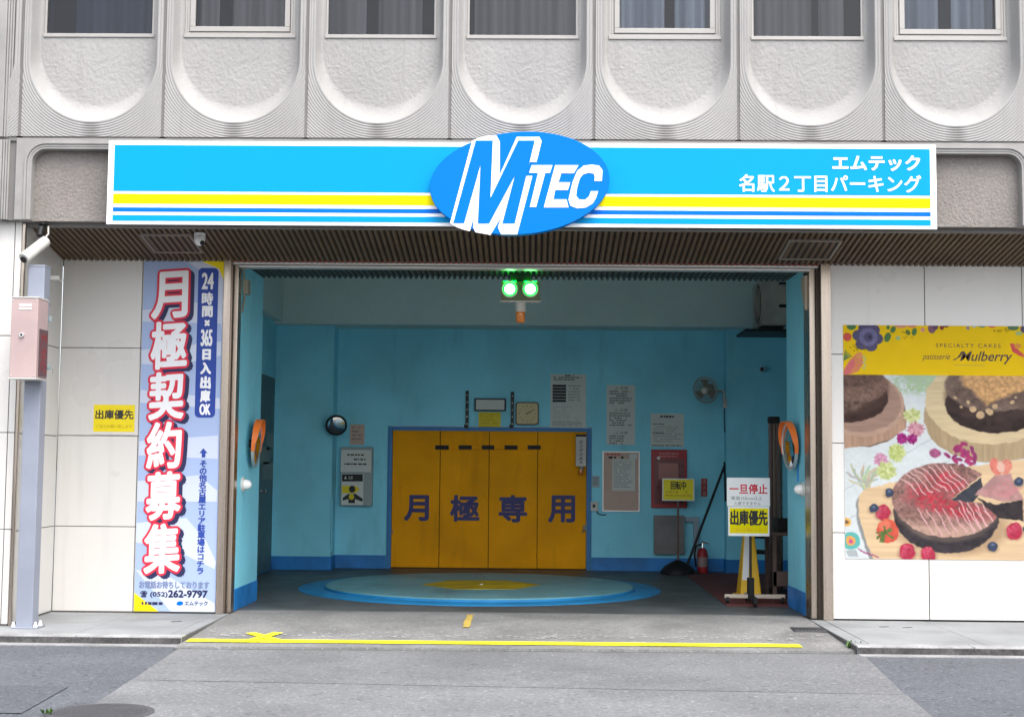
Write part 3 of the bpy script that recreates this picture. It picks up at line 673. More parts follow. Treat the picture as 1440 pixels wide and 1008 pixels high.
ztk = W(735,377,0.25)[1]; x0, x1 = W(328,370,0.2)[0], W(1150,378,0.2)[0]
mb = MB(); mb.box(x0, x1, 0.17, 0.36, ztk+0.01, ztk+0.034); mb.build('rail', 'alu', t, bevel=0.003)
mb = MB(); mb.box(x0+0.06, x1-0.08, 0.2, 0.33, ztk-0.018, ztk+0.004); mb.build('rail_lip', 'alu', t, bevel=0.003)
mb = MB(); mb.box(x0, x1, 0.15, 0.169, ztk+0.036, ztk+0.046); mb.build('red_edge', pm('red edge', (0.45,0.06,0.05), 0.5), t)

# ================================================================ main sign
YS = -1.36
sx0, sx1, sz0, sz1 = rect(151,201,1317,319,YS)
SG = thing('fascia_sign', 'long cyan and yellow sign box with a white border over the garage entrance', 'sign', ((sx0+sx1)/2, YF, sz0))
mb = MB(); mb.box(sx0, sx1, YS, YS+0.018, sz0, sz1); mb.build('sign_face', 'swhite', SG, bevel=0.004)
mb = MB(); mb.box(sx0+0.006, sx1-0.006, YS+0.0185, YF-0.015, sz0+0.012, sz1-0.006); mb.build('sign_casing', 'steeldark', SG)
zz = lambda px: W(735,px,YS)[1]
ix0, ix1 = sx0+0.058, sx1-0.058
def band(name, y0, y1, mat):
    mb = MB(); mb.box(ix0, ix1, YS-0.003, YS-0.0004, zz(y1), zz(y0)); mb.build(name, mat, SG)
band('cyan_field', 207, 272, 'scyan'); band('yellow_stripe', 275.8, 289.8, 'syellow'); band('blue_stripe', 295, 301, 'sblue2'); band('cyan_stripe', 305.8, 314, 'scyan')
mb = MB()
mb.text('エムテック', rect(1171,219.5,1293,240,YS), YS-0.006, dil=0.005, nd=10); mb.text('名駅２丁目パーキング', rect(1039.5,246.5,1295,270.5,YS), YS-0.006, dil=0.0028, nd=8)
mb.build('lettering', 'swhite', SG)
YO = YS-0.10
def el(cx, cz, rx, rz, tilt, n=96):
    return [(cx+rx*math.cos(a)*math.cos(tilt)-rz*math.sin(a)*math.sin(tilt), cz+rx*math.cos(a)*math.sin(tilt)+rz*math.sin(a)*math.cos(tilt)) for a in [2*PI*i/n for i in range(n)]]
ox, oz = W(730.7,257.4,YO); sc = F_PX/(YO+14)
mb = MB(); mb.plate(el(ox, oz, 128.3/sc, 74.0/sc, math.radians(4.5)), YS-0.004, 0.096); OV = mb.build('logo_oval', 'sblue', SG, bevel=0.004)
lc = lambda P: [W(596+x/5.3333, 176+y/5.3333, YO) for x, y in P]
S1 = [(362,118),(197,735),(240,763),(300,785),(345,796),(376,685),(370,770),(388,804),(500,824),(580,690),(556,768),(580,820),(700,820),(814,383),(765,383),(795,278),(845,278),(884,122),(868,90),(697,90),(570,372),(570,125),(545,80),(480,82),(410,98)]
BM_ = [(390,117),(518,117),(500,548),(708,117),(833,117),(682,740),(588,740),(680,388),(490,740),(405,740),(425,303),(303,737),(220,737)]
TT = [(810,302),(965,302),(945,360),(910,360),(842,615),(795,615),(857,360),(790,358)]
EE = [(985,302),(1160,302),(1125,362),(1030,362),(1010,430),(1098,430),(1080,488),(985,488),(972,558),(1070,558),(1085,618),(900,618)]
CC = [(1335,420),(1340,340),(1315,305),(1260,298),(1200,305),(1150,345),(1115,430),(1085,560),(1100,605),(1150,625),(1215,618),(1265,590),(1290,550),(1307,497),(1253,497),(1240,535),(1210,560),(1165,560),(1142,530),(1150,470),(1170,400),(1195,370),(1235,358),(1275,365),(1283,390),(1280,420)]
mb = MB()
for P in (S1, TT, EE, CC): mb.plate(lc(P), YO-0.0006, 0.003)
mb.build('logo_lettering', 'swhite', SG)
mb = MB(); mb.plate(lc(BM_), YO-0.004, 0.002); mb.build('logo_letter_face', 'sblue', SG)

# ================================================================ soffit fittings
def vent(corn, lab):
    P = [OP(x, y, (SP[0],SP[1],SP[2]-0.004), SN) for x, y in corn]
    x0 = (P[0][0]+P[3][0])/2; x1 = (P[1][0]+P[2][0])/2; y0 = (P[0][1]+P[1][1])/2; y1 = (P[2][1]+P[3][1])/2
    t = thing('soffit_vent', lab, 'vent', ((x0+x1)/2, (y0+y1)/2, zsz((y0+y1)/2)), 'vents in the ribbed soffit')
    mb = MB(); fw = 0.03
    def bar(a, b, c, d):
        mb.add([(a,c,zsz(c)-0.012),(b,c,zsz(c)-0.012),(b,d,zsz(d)-0.012),(a,d,zsz(d)-0.012),(a,c,zsz(c)+0.01),(b,c,zsz(c)+0.01),(b,d,zsz(d)+0.01),(a,d,zsz(d)+0.01)], [(0,3,2,1),(0,1,5,4),(1,2,6,5),(2,3,7,6),(3,0,4,7)])
    bar(x0,x1,y0,y0+fw); bar(x0,x1,y1-fw,y1); bar(x0,x0+fw,y0+fw,y1-fw); bar(x1-fw,x1,y0+fw,y1-fw)
    mb.build('vent_frame', pm('vent frame', (0.22,0.19,0.165), 0.5, metal=0.3), t, bevel=0.003)
    mb = MB(); n = 7
    for i in range(n):
        a = x0+fw+(x1-x0-2*fw)*(i+0.12)/n; b = x0+fw+(x1-x0-2*fw)*(i+0.66)/n
        c, d = y0+fw, y1-fw; mb.add([(a,c,zsz(c)-0.006),(b,c,zsz(c)-0.006),(b,d,zsz(d)-0.006),(a,d,zsz(d)-0.006)], [(0,3,2,1)])
    mb.build('vent_slats', 'rib', t)
    mb = MB(); mb.add([(x0+fw,y0+fw,zsz(y0+fw)-0.002),(x1-fw,y0+fw,zsz(y0+fw)-0.002),(x1-fw,y1-fw,zsz(y1-fw)-0.002),(x0+fw,y1-fw,zsz(y1-fw)-0.002)], [(0,3,2,1)])
    mb.build('vent_backing', 'ribdark', t)
vent([(194,329.5),(268,330),(287.5,356),(218.5,355)], 'rectangular framed vent in the soffit above the vertical banner')
vent([(1108,338.5),(1183,338),(1170,365.5),(1095,364.5)], 'rectangular framed vent in the soffit near the right post')
p = OP(281,328,SP,SN)
t = thing('dome_camera', 'small white dome camera on the soffit beside the left vent', 'camera', tuple(p))
mb = MB(); mb.cyl((p[0],p[1],p[2]), (p[0],p[1],p[2]-0.03), 0.055, 0.055); mb.build('mount_plate', 'white', t, smooth=40)
mb = MB(); mb.lathe((p[0],p[1],p[2]-0.03), (0.1,-0.35,-1), [(0.05,0),(0.055,0.02),(0.05,0.06),(0.035,0.085),(0.012,0.1)], 24); mb.build('dome', 'white', t, smooth=50)
mb = MB(); mb.cyl((p[0]+0.03,p[1]-0.02,p[2]-0.09), (p[0]+0.04,p[1]-0.055,p[2]-0.105), 0.022, 0.022, 16); mb.build('lens', 'black', t, smooth=40)
# bullet camera under the left end of the lintel
YC = -1.1
cx_, cz_ = W(62,312,YC); 
t = thing('security_camera', 'white bullet security camera on a black mount under the left lintel end', 'camera', (cx_, YC, cz_))
mb = MB(); mb.cyl((cx_,YC,zl0-0.03),(cx_,YC,cz_-0.03),0.06,0.055,20); a = W(59,333,YC); mb.tube([(cx_,YC,cz_-0.03),(cx_-0.015,YC-0.03,(cz_+a[1])/2),(a[0],YC-0.06,a[1])],0.03,10); mb.build('mount', 'black', t, smooth=40)
b = W(62,340,YC-0.06); c = W(39,362,YC-0.2)
mb = MB(); mb.cyl((b[0],YC-0.02,b[1]),(c[0],YC-0.22,c[1]),0.042,0.042,20); mb.build('camera_body', 'white', t, smooth=40, bevel=0.005)
mb = MB(); d = Vector((c[0]-b[0],-0.2,c[1]-b[1])).normalized(); u = Vector((0,0,1)); e1 = Vector((b[0],YC-0.02,b[1]))+Vector((0,0,0.012)); e2 = Vector((c[0],YC-0.22,c[1]))+d*0.05+Vector((0,0,0.012))
mb.cyl(tuple(e1),tuple(e2),0.052,0.052,20); sh = mb.build('sun_shield', 'offwhite', t, smooth=40)
mb = MB(); e = Vector((c[0],YC-0.22,c[1])); mb.cyl(tuple(e+d*0.05-Vector((0,0,0))),tuple(e+d*0.054),0.034,0.034,20); mb.build('lens', 'black', t, smooth=40)
mb = MB(); k1 = W(68,318,YC); k2 = W(66,335,YC); mb.tube([(k1[0],YC,k1[1]),(k1[0]+0.01,YC-0.02,(k1[1]+k2[1])/2-0.02),(k2[0]-0.02,YC-0.05,k2[1]-0.03)],0.008,8); mb.build('cable', 'offwhite', t, smooth=40)

# ================================================================ post with warning box at the left
px_, py_ = G(37,882); px_ += 0.005
PY = -1.2; wP = 0.155
ztop = W(57,375,PY)[1]
t = thing('steel_post', 'pale blue grey square steel post standing at the left pillar', 'post', (px_, PY, 0))
mb = MB(); mb.box(px_-wP/2, px_+wP/2, PY-wP/2, PY+wP/2, 0.0, ztop); mb.build('shaft', 'postpaint', t, bevel=0.008, seg=3)
mb = MB(); mb.box(px_-0.11, px_+0.13, PY-0.10, PY+0.11, 0.0, 0.016); mb.build('base_plate', 'postpaint', t, bevel=0.003)
for dx, dy in ((0.105,-0.075),(0.105,0.05),(-0.095,-0.085)):
    mb = MB(); mb.cyl((px_+dx,PY+dy,0.016),(px_+dx,PY+dy,0.035),0.02,0.02,6); mb.cyl((px_+dx,PY+dy,0.035),(px_+dx,PY+dy,0.06),0.012,0.012,10); mb.build('anchor_bolt', 'white', t)
mb = MB(); mb.box(px_-wP/2-0.003, px_+wP/2+0.003, PY-wP/2-0.003, PY+wP/2+0.003, ztop-0.012, ztop+0.006); mb.build('cap', 'postpaint', t, bevel=0.003)
YBX = PY-wP/2-0.27
bx0, bx1 = W(14.5,480,YBX)[0], W(52,480,YBX)[0]; bz0, bz1 = W(32,531,YBX)[1], W(32,419,YBX)[1]
t = thing('warning_box', 'faded pink metal warning box with a red LED panel on the steel post', 'warning box', ((bx0+bx1)/2, YBX+0.14, bz0))
mb = MB(); mb.box(bx0, bx1, YBX, YBX+0.265, bz0, bz1); mb.build('cabinet', 'pink', t, bevel=0.006)
mb = MB(); mb.box(bx0-0.004, bx1+0.004, YBX-0.006, YBX+0.27, bz1, bz1+0.012); mb.build('edge_trim', 'offwhite', t, bevel=0.003); mb = MB(); mb.box(bx0-0.004, bx1+0.004, YBX-0.006, YBX+0.27, bz0-0.012, bz0); mb.build('edge_trim', 'offwhite', t, bevel=0.003)
h = bz1-bz0
mb = MB(); mb.box(bx1+0.001, bx1+0.012, YBX+0.05, YBX+0.25, bz0+0.03*h, bz0+0.62*h); SC = mb.build('led_screen', 'led', t, bevel=0.003)
mb = MB()
rr = random.Random(5)
for j in range(26):
    for i in range(9):
        if rr.random() < 0.5:
            yy = YBX+0.075+i*0.018; z_ = bz0+0.07*h+j*(0.5*h/26); mb.box(bx1+0.012, bx1+0.0135, yy, yy+0.011, z_, z_+0.010)
mb.build('led_dots', 'ledred', SC)
mb = MB(); mb.box(bx0+0.07, bx1-0.06, YBX-0.004, YBX-0.0005, bz1-0.10*h, bz1-0.075*h); mb.box(bx0+0.07, bx1-0.06, YBX-0.004, YBX-0.0005, bz1-0.145*h, bz1-0.12*h); mb.build('name_plate', 'white', t)
for sx_, sz_ in ((bx0+0.015,bz1-0.02),(bx1-0.015,bz1-0.02),(bx0+0.015,bz0+0.02),(bx1-0.015,bz0+0.02)):
    mb = MB(); mb.cyl((sx_,YBX-0.0005,sz_),(sx_,YBX-0.005,sz_),0.007,0.006,10); mb.build('screw', 'alu', t)
lx, lz = W(31,471,YBX)
mb = MB(); mb.cyl((lx,YBX,lz),(lx,YBX-0.02,lz),0.024,0.02,20); mb.build('buzzer', 'alu', t, smooth=40)
mb = MB(); mb.cyl((lx,YBX-0.0195,lz),(lx,YBX-0.021,lz),0.011,0.011,16); mb.build('buzzer_hole', 'black', t)
mb = MB(); mb.box(px_-0.03, px_+0.03, YBX+0.26, PY-wP/2+0.004, bz0+0.1, bz0+0.14); mb.box(px_-0.03, px_+0.03, YBX+0.26, PY-wP/2+0.004, bz1-0.14, bz1-0.1); mb.build('bracket', 'postpaint', t)
# clamps that tie the post to the return wall
for lab, (cx, cyp) in (('small grey clip on the return wall, upper of two', (69,449)), ('small grey clip on the return wall, lower of two', (67,516))):
    Yc = -0.95; x, z = W(cx, cyp, Yc)
    mb = MB(); mb.box(x-0.03,x+0.03,Yc-0.012,Yc+0.01,z-0.028,z+0.028); mb.box(x-0.012,x+0.012,Yc-0.02,Yc-0.012,z-0.012,z+0.012)
    tag(mb.build('wall_clip', 'cabgrey', origin=(x,Yc,z), bevel=0.003), lab, 'clip', 'clips beside the post')
x, z = W(76,391,-0.6); mb = MB(); mb.box(x-0.05,x+0.06,-0.62,-0.59,z-0.02,z+0.02); mb.box(x-0.05,x+0.1,-0.592,-0.586,z-0.03,z-0.012)
tag(mb.build('wall_bracket', 'offwhite', origin=(x,-0.6,z), bevel=0.003), 'small flat metal bracket on the return wall beside the post top', 'bracket')

# ================================================================ tall banner
YBN = YW-0.012
def bw(px, py): return W(px, py, YBN)
bxa, bxb = bw(195.5,612)[0], bw(309.3,612)[0]; bza, bzb = 0.02, bw(260,367.5)[1]
BN = thing('vertical_banner', 'tall pale blue banner board with big white red-edged characters left of the entrance', 'banner', ((bxa+bxb)/2, YBN, 0))
mb = MB(); mb.box(bxa, bxb, YBN, YW-0.002, bza, bzb); mb.build('board', 'bpale', BN, bevel=0.002, seg=1)
def bpoly(name, polys, mat, d):
    mb = MB()
    for ip, P in enumerate(polys):
        Q = [bw(x, y) for x, y in P]; Q = [(min(max(x, bxa), bxb), min(max(z, bza), bzb)) for x, z in Q]
        mb.plate(Q, YBN-d-0.00012*ip, 0.0004)
    return mb.build(name, mat, BN)
bpoly('pale_pattern', [[(262,368),(314,368),(314,470),(306,420),(290,385)], [(201,436),(313,420),(312,455),(200,452)], [(199,492),(311,480),(311,500),(255,512),(199,512)], [(198,548),(310,560),(310,575),(197,566)],
  [(196,620),(307,612),(306,645),(195,640)], [(193,676),(280,668),(306,690),(305,705),(193,705)], [(191,735),(262,728),(290,760),(304,790),(302,800),(250,775),(190,762)], [(190,800),(240,812),(302,848),(302,861),(240,861)]], 'bpale2', 0.0006)
bpoly('yellow_corner', [[(284,367),(317,367),(316,394),(308,378)]], 'byellow', 0.0018)
bpoly('yellow_corner', [[(187.5,833),(223,862),(187,862)]], 'byellow', 0.0018)
chars = [('月',(214,383,264,447)),('極',(213,453,263,518)),('契',(210,524,258.5,589)),('約',(207,594,255,658)),('募',(206,664,254,730)),('集',(203.5,737,253,805))]
m_sh, m_rd, m_wh = MB(), MB(), MB()
for ch, r in chars:
    x0, x1, z0, z1 = rect(*r, YBN); cxx = (x0+x1)/2; 
    tlt = 0.045
    def mp(dd, ox_=0, oz_=0): return lambda u, v, yy: (u+ox_, dd+yy, v+oz_+tlt*(u-cxx)*1.6)
    bx = (x0+0.008, x1-0.008, z0+0.006, z1-0.004)
    for k in range(4): m_sh.text(ch, bx, 0, dil=0.037, nd=10, mapf=mp(YBN-0.0022-0.0007*k, 0.006+0.011*k, -0.005-0.009*k))
    m_rd.text(ch, bx, 0, dil=0.037, nd=16, mapf=mp(YBN-0.0064)); m_wh.text(ch, bx, 0, dil=0.0135, nd=12, mapf=mp(YBN-0.0086))
m_sh.build('letter_shadow', 'bnavy', BN); m_rd.build('letter_outline', 'bred', BN); m_wh.build('letter_face', 'bwhite', BN)
x0, x1, z0, z1 = rect(276.5,377,305,587,YBN)
mb = MB(); off_ = (bw(284,377)[0]-bw(278,587)[0])
mb.plate(rrect(x0,x1,z0,z1,0.045), YBN-0.0024, 0.0006); mb.build('slogan_field', 'bblue', BN)
mb = MB()
for s_, r in (('24',(283,383.5,302,407)),('時',(283,411,301,429)),('間',(283.3,430,300.5,446)),('×',(287,450,296,458.5)),('365',(281.5,463,300,487)),('日',(284,491,297.5,506)),('入',(281,509.5,298,526)),('出',(281,529,297.5,546.5)),('庫',(280.5,548,297,565.5)),('OK',(279.5,567.5,297.5,583.5))):
    q = rect(*r, YBN); mb.text(s_, (q[0]+0.012,q[1]-0.014,q[2]+0.006,q[3]-0.006), YBN-0.0034, dil=0.0055 if s_ in '間時庫24365OK' else 0.008, nd=10)
mb.build('slogan_lettering', 'bwhite', BN)
mb = MB(); vt = 'その他名古屋エリア駐車場はコチラ'
for i, c in enumerate(vt):
    t_ = i/(len(vt)-1); cx = 286-4.5*t_; cyv = 652+150.5*t_; mb.cell(c, rect(cx-4.6,cyv-4.6,cx+4.6,cyv+4.6,YBN), YBN-0.002, dil=0.0035, nd=8)
ar = [(286,630),(292,637),(289,637),(288.8,643),(283.6,643),(283.8,637),(280.5,637)]; mb.plate([bw(*p) for p in ar], YBN-0.0014, 0.0006)
mb.build('side_lettering', 'bblue', BN)
mb = MB(); mb.text('お電話お待ちしております', rect(196,817,294,827,YBN), YBN-0.002, dil=0.004, nd=8)
mb.build('caption_lettering', pm('banner slate', (0.16,0.20,0.34), 0.5), BN)
mb = MB(); mb.text('☎', rect(197.5,830.5,207,839,YBN), YBN-0.002, dil=0.002, nd=6); mb.text('(052)', rect(211.5,832,235.5,840,YBN), YBN-0.002, dil=0.003, nd=6); mb.text('262-9797', rect(237,830,291.5,839.5,YBN), YBN-0.002, dil=0.005, nd=8)
mb.text('エムテック', rect(260,845,292,851,YBN), YBN-0.002, dil=0.002, nd=6)
a = rect(199,846,243,851,YBN); smudges(mb, a[0], a[1], a[2], a[3], 1, YBN-0.002, 0.8, 0.05, 0.04); mb.build('phone_lettering', 'bnavy', BN)
mb = MB(); c = bw(253,848); mb.plate(el(c[0],c[1],0.034,0.022,0.1,32), YBN-0.0014, 0.0006); mb.build('small_emblem', 'sblue2', BN)

# yellow notice on the left tiled wall
def notice(name, lab, cat, pxr, Y, mat, t=0.004, border=None, group=None):
    x0, x1, z0, z1 = rect(*pxr, Y)
    o = thing(name, lab, cat, ((x0+x1)/2, Y, z0), group)
    mb = MB(); mb.box(x0, x1, Y-t, Y, z0, z1); mb.build('sheet', mat, o, bevel=min(0.001, t/4), seg=1); return o, (x0,x1,z0,z1), Y-t
o, r, yf = notice('wall_notice', 'yellow notice sheet in a clear sleeve on the left tiled wall', 'notice', (128,564,191,611), YW-0.002, 'tile', 0.005)
a = rect(131.5,569,189.5,607,yf)
mb = MB(); mb.box(a[0], a[1], yf-0.001, yf-0.0002, a[2], a[3]); mb.build('yellow_field', 'yellow', o)
mb = MB(); mb.text('出庫優先', rect(134.5,576.5,187.5,589,yf), yf-0.002, dil=0.003, nd=6); mb.print_on(o, 'ink')
mb = MB(); mb.text('ご協力お願い致します', rect(135,597,186,601.5,yf), yf-0.002); mb.print_on(o, pm('faded ochre ink', (0.38,0.27,0.0), 0.6))

# ================================================================ cake poster: the printed picture is computed per point
YP = YW-0.006
def poster():
    px0, px1, py0, py1 = 1187, 1478, 458, 786.5
    x0, x1, z0, z1 = rect(px0, py0, px1, py1, YP)
    nx, ny = 330, 374
    u = np.linspace(px0, px1, nx); v = np.linspace(py0, py1, ny); U, V = np.meshgrid(u, v); UU, VV = U, V
    rng = np.random.default_rng(11)
    def vn(sx, sy=None, seed=0):
        sy = sy or sx; g = np.random.default_rng(seed).random((int(400/sy)+3, int(400/sx)+3))
        a = (UU-px0)/sx; b = (VV-py0)/sy; i = a.astype(int); j = b.astype(int); fu = a-i; fv = b-j; fu = fu*fu*(3-2*fu); fv = fv*fv*(3-2*fv)
        return g[j,i]*(1-fu)*(1-fv)+g[j,i+1]*fu*(1-fv)+g[j+1,i]*(1-fu)*fv+g[j+1,i+1]*fu*fv
    n3, n6, n14, n2 = 0.5*vn(4,4,1)+0.5*vn(2.6,2.6,21), vn(6,6,2), vn(14,14,3), 0.5*vn(2.6,2.6,4)+0.5*vn(5,5,22)
    I = np.zeros((ny, nx, 3)); U0, V0 = U, V
    wv = lambda q, sd: vn(q, q, sd)-0.5
    wa = np.clip((V-530)/10, 0, 1); U = U0+wa*(2.0*wv(9,31)+1.4*wv(4,32)); V = V0+wa*(2.0*wv(9,33)+1.4*wv(4,34))
    def put(mask, col, k=1.0):
        m = np.clip(mask, 0, 1)[...,None]*k; c = np.array(col, float) if not isinstance(col, np.ndarray) else col
        I[:] = I*(1-m)+c*m
    def disc(cx, cy, rx, ry=None, rot=0, soft=1.0):
        ry = ry or rx; a = math.radians(rot); X = (U-cx)*math.cos(a)+(V-cy)*math.sin(a); Y = -(U-cx)*math.sin(a)+(V-cy)*math.cos(a)
        d = (np.hypot(X/rx, Y/ry)-1)*min(rx, ry); return np.clip(0.5-d/soft, 0, 1)
    def polym(P, soft=1.0):
        ins = np.zeros(U.shape, bool); dm = np.full(U.shape, 1e9); n = len(P)
        for i in range(n):
            (xa_, ya_), (xb_, yb_) = P[i], P[(i+1)%n]
            if ya_ != yb_:
                c = ((ya_ > V) != (yb_ > V)) & (U < (xb_-xa_)*(V-ya_)/(yb_-ya_)+xa_); ins ^= c
            ex_, ey_ = xb_-xa_, yb_-ya_; tt = np.clip(((U-xa_)*ex_+(V-ya_)*ey_)/(ex_*ex_+ey_*ey_+1e-9), 0, 1)
            dm = np.minimum(dm, np.hypot(U-xa_-tt*ex_, V-ya_-tt*ey_))
        return np.clip(0.5+np.where(ins, dm, -dm)/soft, 0, 1)
    def line(P, wd, soft=0.8):
        dm = np.full(U.shape, 1e9)
        for (xa_, ya_), (xb_, yb_) in zip(P[:-1], P[1:]):
            ex_, ey_ = xb_-xa_, yb_-ya_; tt = np.clip(((U-xa_)*ex_+(V-ya_)*ey_)/(ex_*ex_+ey_*ey_+1e-9), 0, 1)
            dm = np.minimum(dm, np.hypot(U-xa_-tt*ex_, V-ya_-tt*ey_))
        return np.clip(0.5+(wd/2-dm)/soft, 0, 1)
    C = lambda r, g, b: np.array([r, g, b], float)
    tex = lambda c, n, a: np.array(c, float)*(1-0.55*a+1.1*a*n[...,None])
    # painted white planks
    I[:] = tex((214,221,222), n14, 0.03)*(0.97+0.06*n2[...,None])
    for q in (0, 70, -75, 140): put(line([(1187+q,735-0), (1187+q+330,735-195)], 0.9), (150,160,165), 0.8)
    # pale foliage at top
    put(disc(1290,538,36,18,0,8)*np.clip(n3*2.2-0.5,0,1), tex((150,178,130), n3, 0.35), 0.9); put(disc(1305,533,30,12,0,10), tex((165,190,150), n3, 0.3), 0.6)
    # left cake on its wooden round
    put(disc(1215,583,60,47,0,1.5), (120,100,85)); put(polym([(1187,600),(1274,583),(1274,604),(1255,618),(1222,628),(1187,632)],1.5), tex((178,142,118), vn(3,16,8), 0.14))
    put(disc(1211,571,62,45,0,1.5), tex((186,152,130), vn(20,3,9), 0.10)); put(disc(1211,569,57,41,0,2), tex((160,128,112), vn(20,3,9), 0.10)); 
    put(disc(1199,561,51,35,-4,1.5), tex((58,38,33), n14, 0.4)); put(disc(1200,552,51,33,-4,4), tex((76,54,46), n6, 0.3), 0.7)
    put(disc(1203,541,47,26,4,2.5), tex((120,92,80), n3, 0.42)); put(disc(1199,531,42,16,0,3), tex((104,78,68), n2, 0.5)); put(disc(1198,572,26,8,-22,6)*n3, (150,126,112), 0.7)
    # right cake on its round
    put(disc(1392,588,92,62,0,1.5), tex((172,148,112), vn(3,18,10), 0.10)); put(polym([(1301,575),(1483,575),(1483,600),(1460,640),(1400,652),(1345,640),(1312,612)],2), tex((176,152,116), vn(3,18,10), 0.12))
    put(disc(1393,565,91,60,0,1.5), tex((214,192,150), vn(22,3,12), 0.07))
    put(disc(1400,571,70,38,0,1.5), tex((48,36,33), n6, 0.4)); put(disc(1400,558,70,36,0,5), tex((66,50,45), n6, 0.3), 0.7)
    put(disc(1400,543,70,36,0,2), tex((118,98,86), n3, 0.35)); put(polym([(1333,545),(1480,545),(1470,565),(1436,575),(1410,566),(1380,578),(1352,564)],4), tex((104,84,74), n3, 0.4))
    put(disc(1405,533,52,22,0,3), tex((206,158,104), n3, 0.42)); put(polym([(1355,533),(1455,533),(1440,548),(1388,570),(1370,552)],5), tex((208,160,106), n3, 0.4))
    for cx, cy, r in ((1369,576,5),(1380,584,6),(1392,579,5.5),(1400,572,4),(1425,566,3),(1345,560,2.5),(1352,572,2),(1430,560,2),(1362,566,3)): put(disc(cx,cy,r,r*0.85,20,1.5), tex((198,166,126), n2, 0.2))
    # blossoms
    
    def bloom(cx, cy, r, c0, c1, n=46):
        for i in range(n):
            a = rng.random()*6.28; q = r*rng.random()**0.55; t_ = rng.random(); c = [c0[k]+(c1[k]-c0[k])*t_ for k in range(3)]; bx_, by_ = cx+q*math.cos(a), cy+q*0.9*math.sin(a)
            put(disc(bx_,by_,r*0.26,r*0.11,math.degrees(a)+20*rng.random(),1.0), c, 0.85)
    put(disc(1284,586,11,9,0,3), tex((205,212,150), n2, 0.3)); put(disc(1288,605,10.5,10,0,2), tex((206,148,158), n2, 0.4))
    for cx, cy, r in ((1269,618,7.5),(1283,618,6.5)): put(disc(cx,cy,r,r,0,1.6), tex((150,28,110), n2, 0.5))
    put(disc(1261,638,11,12,0,2.5), tex((196,206,128), n2, 0.35))
    for i in range(26):
        a = rng.random()*6.28; q = rng.random()**0.6; put(disc(1352+22*q*math.cos(a),640+16*q*math.sin(a),5.5,2.6,rng.random()*180,1.2), tex((132+40*rng.random(),48,98), n2, 0.25))
    put(disc(1315,638,8,6,0,2), tex((160,80,120), n2, 0.4))
    for i in range(24):
        a = math.radians(200+130*rng.random()); l = 18+28*rng.random(); bx_, by_ = 1214+8*rng.random(), 690-8*rng.random()
        put(line([(bx_,by_),(bx_+l*0.6*math.cos(a)-4,by_+l*0.6*math.sin(a)),(bx_+l*math.cos(a),by_+l*math.sin(a)*0.9)], 2.4), (150+50*rng.random(),165+40*rng.random(),140+30*rng.random()), 0.9)
    put(disc(1238,648,8,8,0,2), tex((205,150,172), n2, 0.4)); put(disc(1246,664,12,12,0,2.5), tex((200,208,140), n2, 0.35))
    bloom(1284,586,11,(222,226,170),(166,176,96)); bloom(1288,605,11,(226,176,186),(172,100,120)); bloom(1269,618,8,(196,60,150),(104,10,72)); bloom(1283,618,7,(196,60,150),(104,10,72)); bloom(1261,638,12,(216,224,160),(160,176,84)); bloom(1238,648,9,(226,176,196),(176,104,140)); bloom(1246,664,13,(218,224,164),(156,170,90))
    # cutting board
    brd = [(1206,700),(1214,690),(1300,668),(1360,657),(1420,648),(1480,640),(1480,790),(1228,790),(1217,765),(1207,725)]
    put(polym([(x-3,y+5) for x, y in brd],2), (140,140,140)); put(polym(brd,1.5), tex((222,190,148), vn(60,4,15), 0.09)); 
    # main cake
    put(disc(1336,742,80,38,0,9), (150,118,88), 0.6)
    topm = disc(1329,704,76,52,3,1.5); wedge = polym([(1336,703),(1384,664),(1425,690),(1407,713),(1366,707)],1.2)
    body = disc(1329,725,74,53,2,1.5)*np.clip((V-698)/6, 0, 1)*(1-wedge)
    put(body, tex((50,44,48), n6, 0.35)); put(disc(1329,712,76,50,3,5)*body, tex((86,74,70), n14, 0.3))
    topf = topm*(1-wedge); polyt = topf
    put(topf, tex((146,108,100), n3, 0.6)); put(topf*np.clip(n14*2-0.9,0,1), tex((112,78,72), n3, 0.5), 0.7); put(topf*np.clip((V-722-0.0)/22, 0, 1)*disc(1329,704,76,52,3,1)*np.clip(1-disc(1329,694,70,46,3,14),0,1), tex((190,154,136), n3, 0.2), 0.9)
    put(polym([(1337,703),(1379,671),(1382,688),(1367,707)],1.0), tex((52,54,62), n6, 0.3))
    for cx, cy, rx, ry in ((1315,708,40,12),(1350,718,40,10),(1330,676,26,12),(1345,690,22,8),(1300,692,22,10)): put(disc(cx,cy,rx,ry,10,10)*np.clip(n3*1.8-0.3,0,1)*topf, tex((176,48,62), n2, 0.5), 0.95)
    for i in range(13):
        xs_ = 1262+i*10.2; P = [(xs_+s*26, 664+0.18*(abs(xs_-1320)*0.2)+s*26+2.2*math.sin(s*7+i)) for s in np.linspace(-0.3,1.1,9)] if i < 9 else [(xs_-6+s*22, 704+s*44+1.5*math.sin(s*8+i)) for s in np.linspace(0,1,8)]
        put(line(P,1.8)*topf, (226,176,176), 0.85)
    for i in range(9):
        xs_ = 1290+i*11.5; P = [(xs_+s*20, 716+s*(34-0.4*i)+1.6*math.sin(s*7+i)) for s in np.linspace(0,1.05,8)]; put(line(P,1.7)*topf, (218,166,166), 0.9)
    # slice
    put(polym([(1372,700),(1398,710),(1436,702),(1437,732),(1402,728)],1.5), tex((48,42,44), n6, 0.3)); put(polym([(1370,696),(1398,668),(1420,666),(1438,702),(1408,706)],1.5), tex((176,132,128), n6, 0.14))
    for i in range(6): put(line([(1384+i*6,692-i*4),(1400+i*5,697-i*2),(1418+i*4,700-i*3)],1.4), (206,120,128), 0.8)
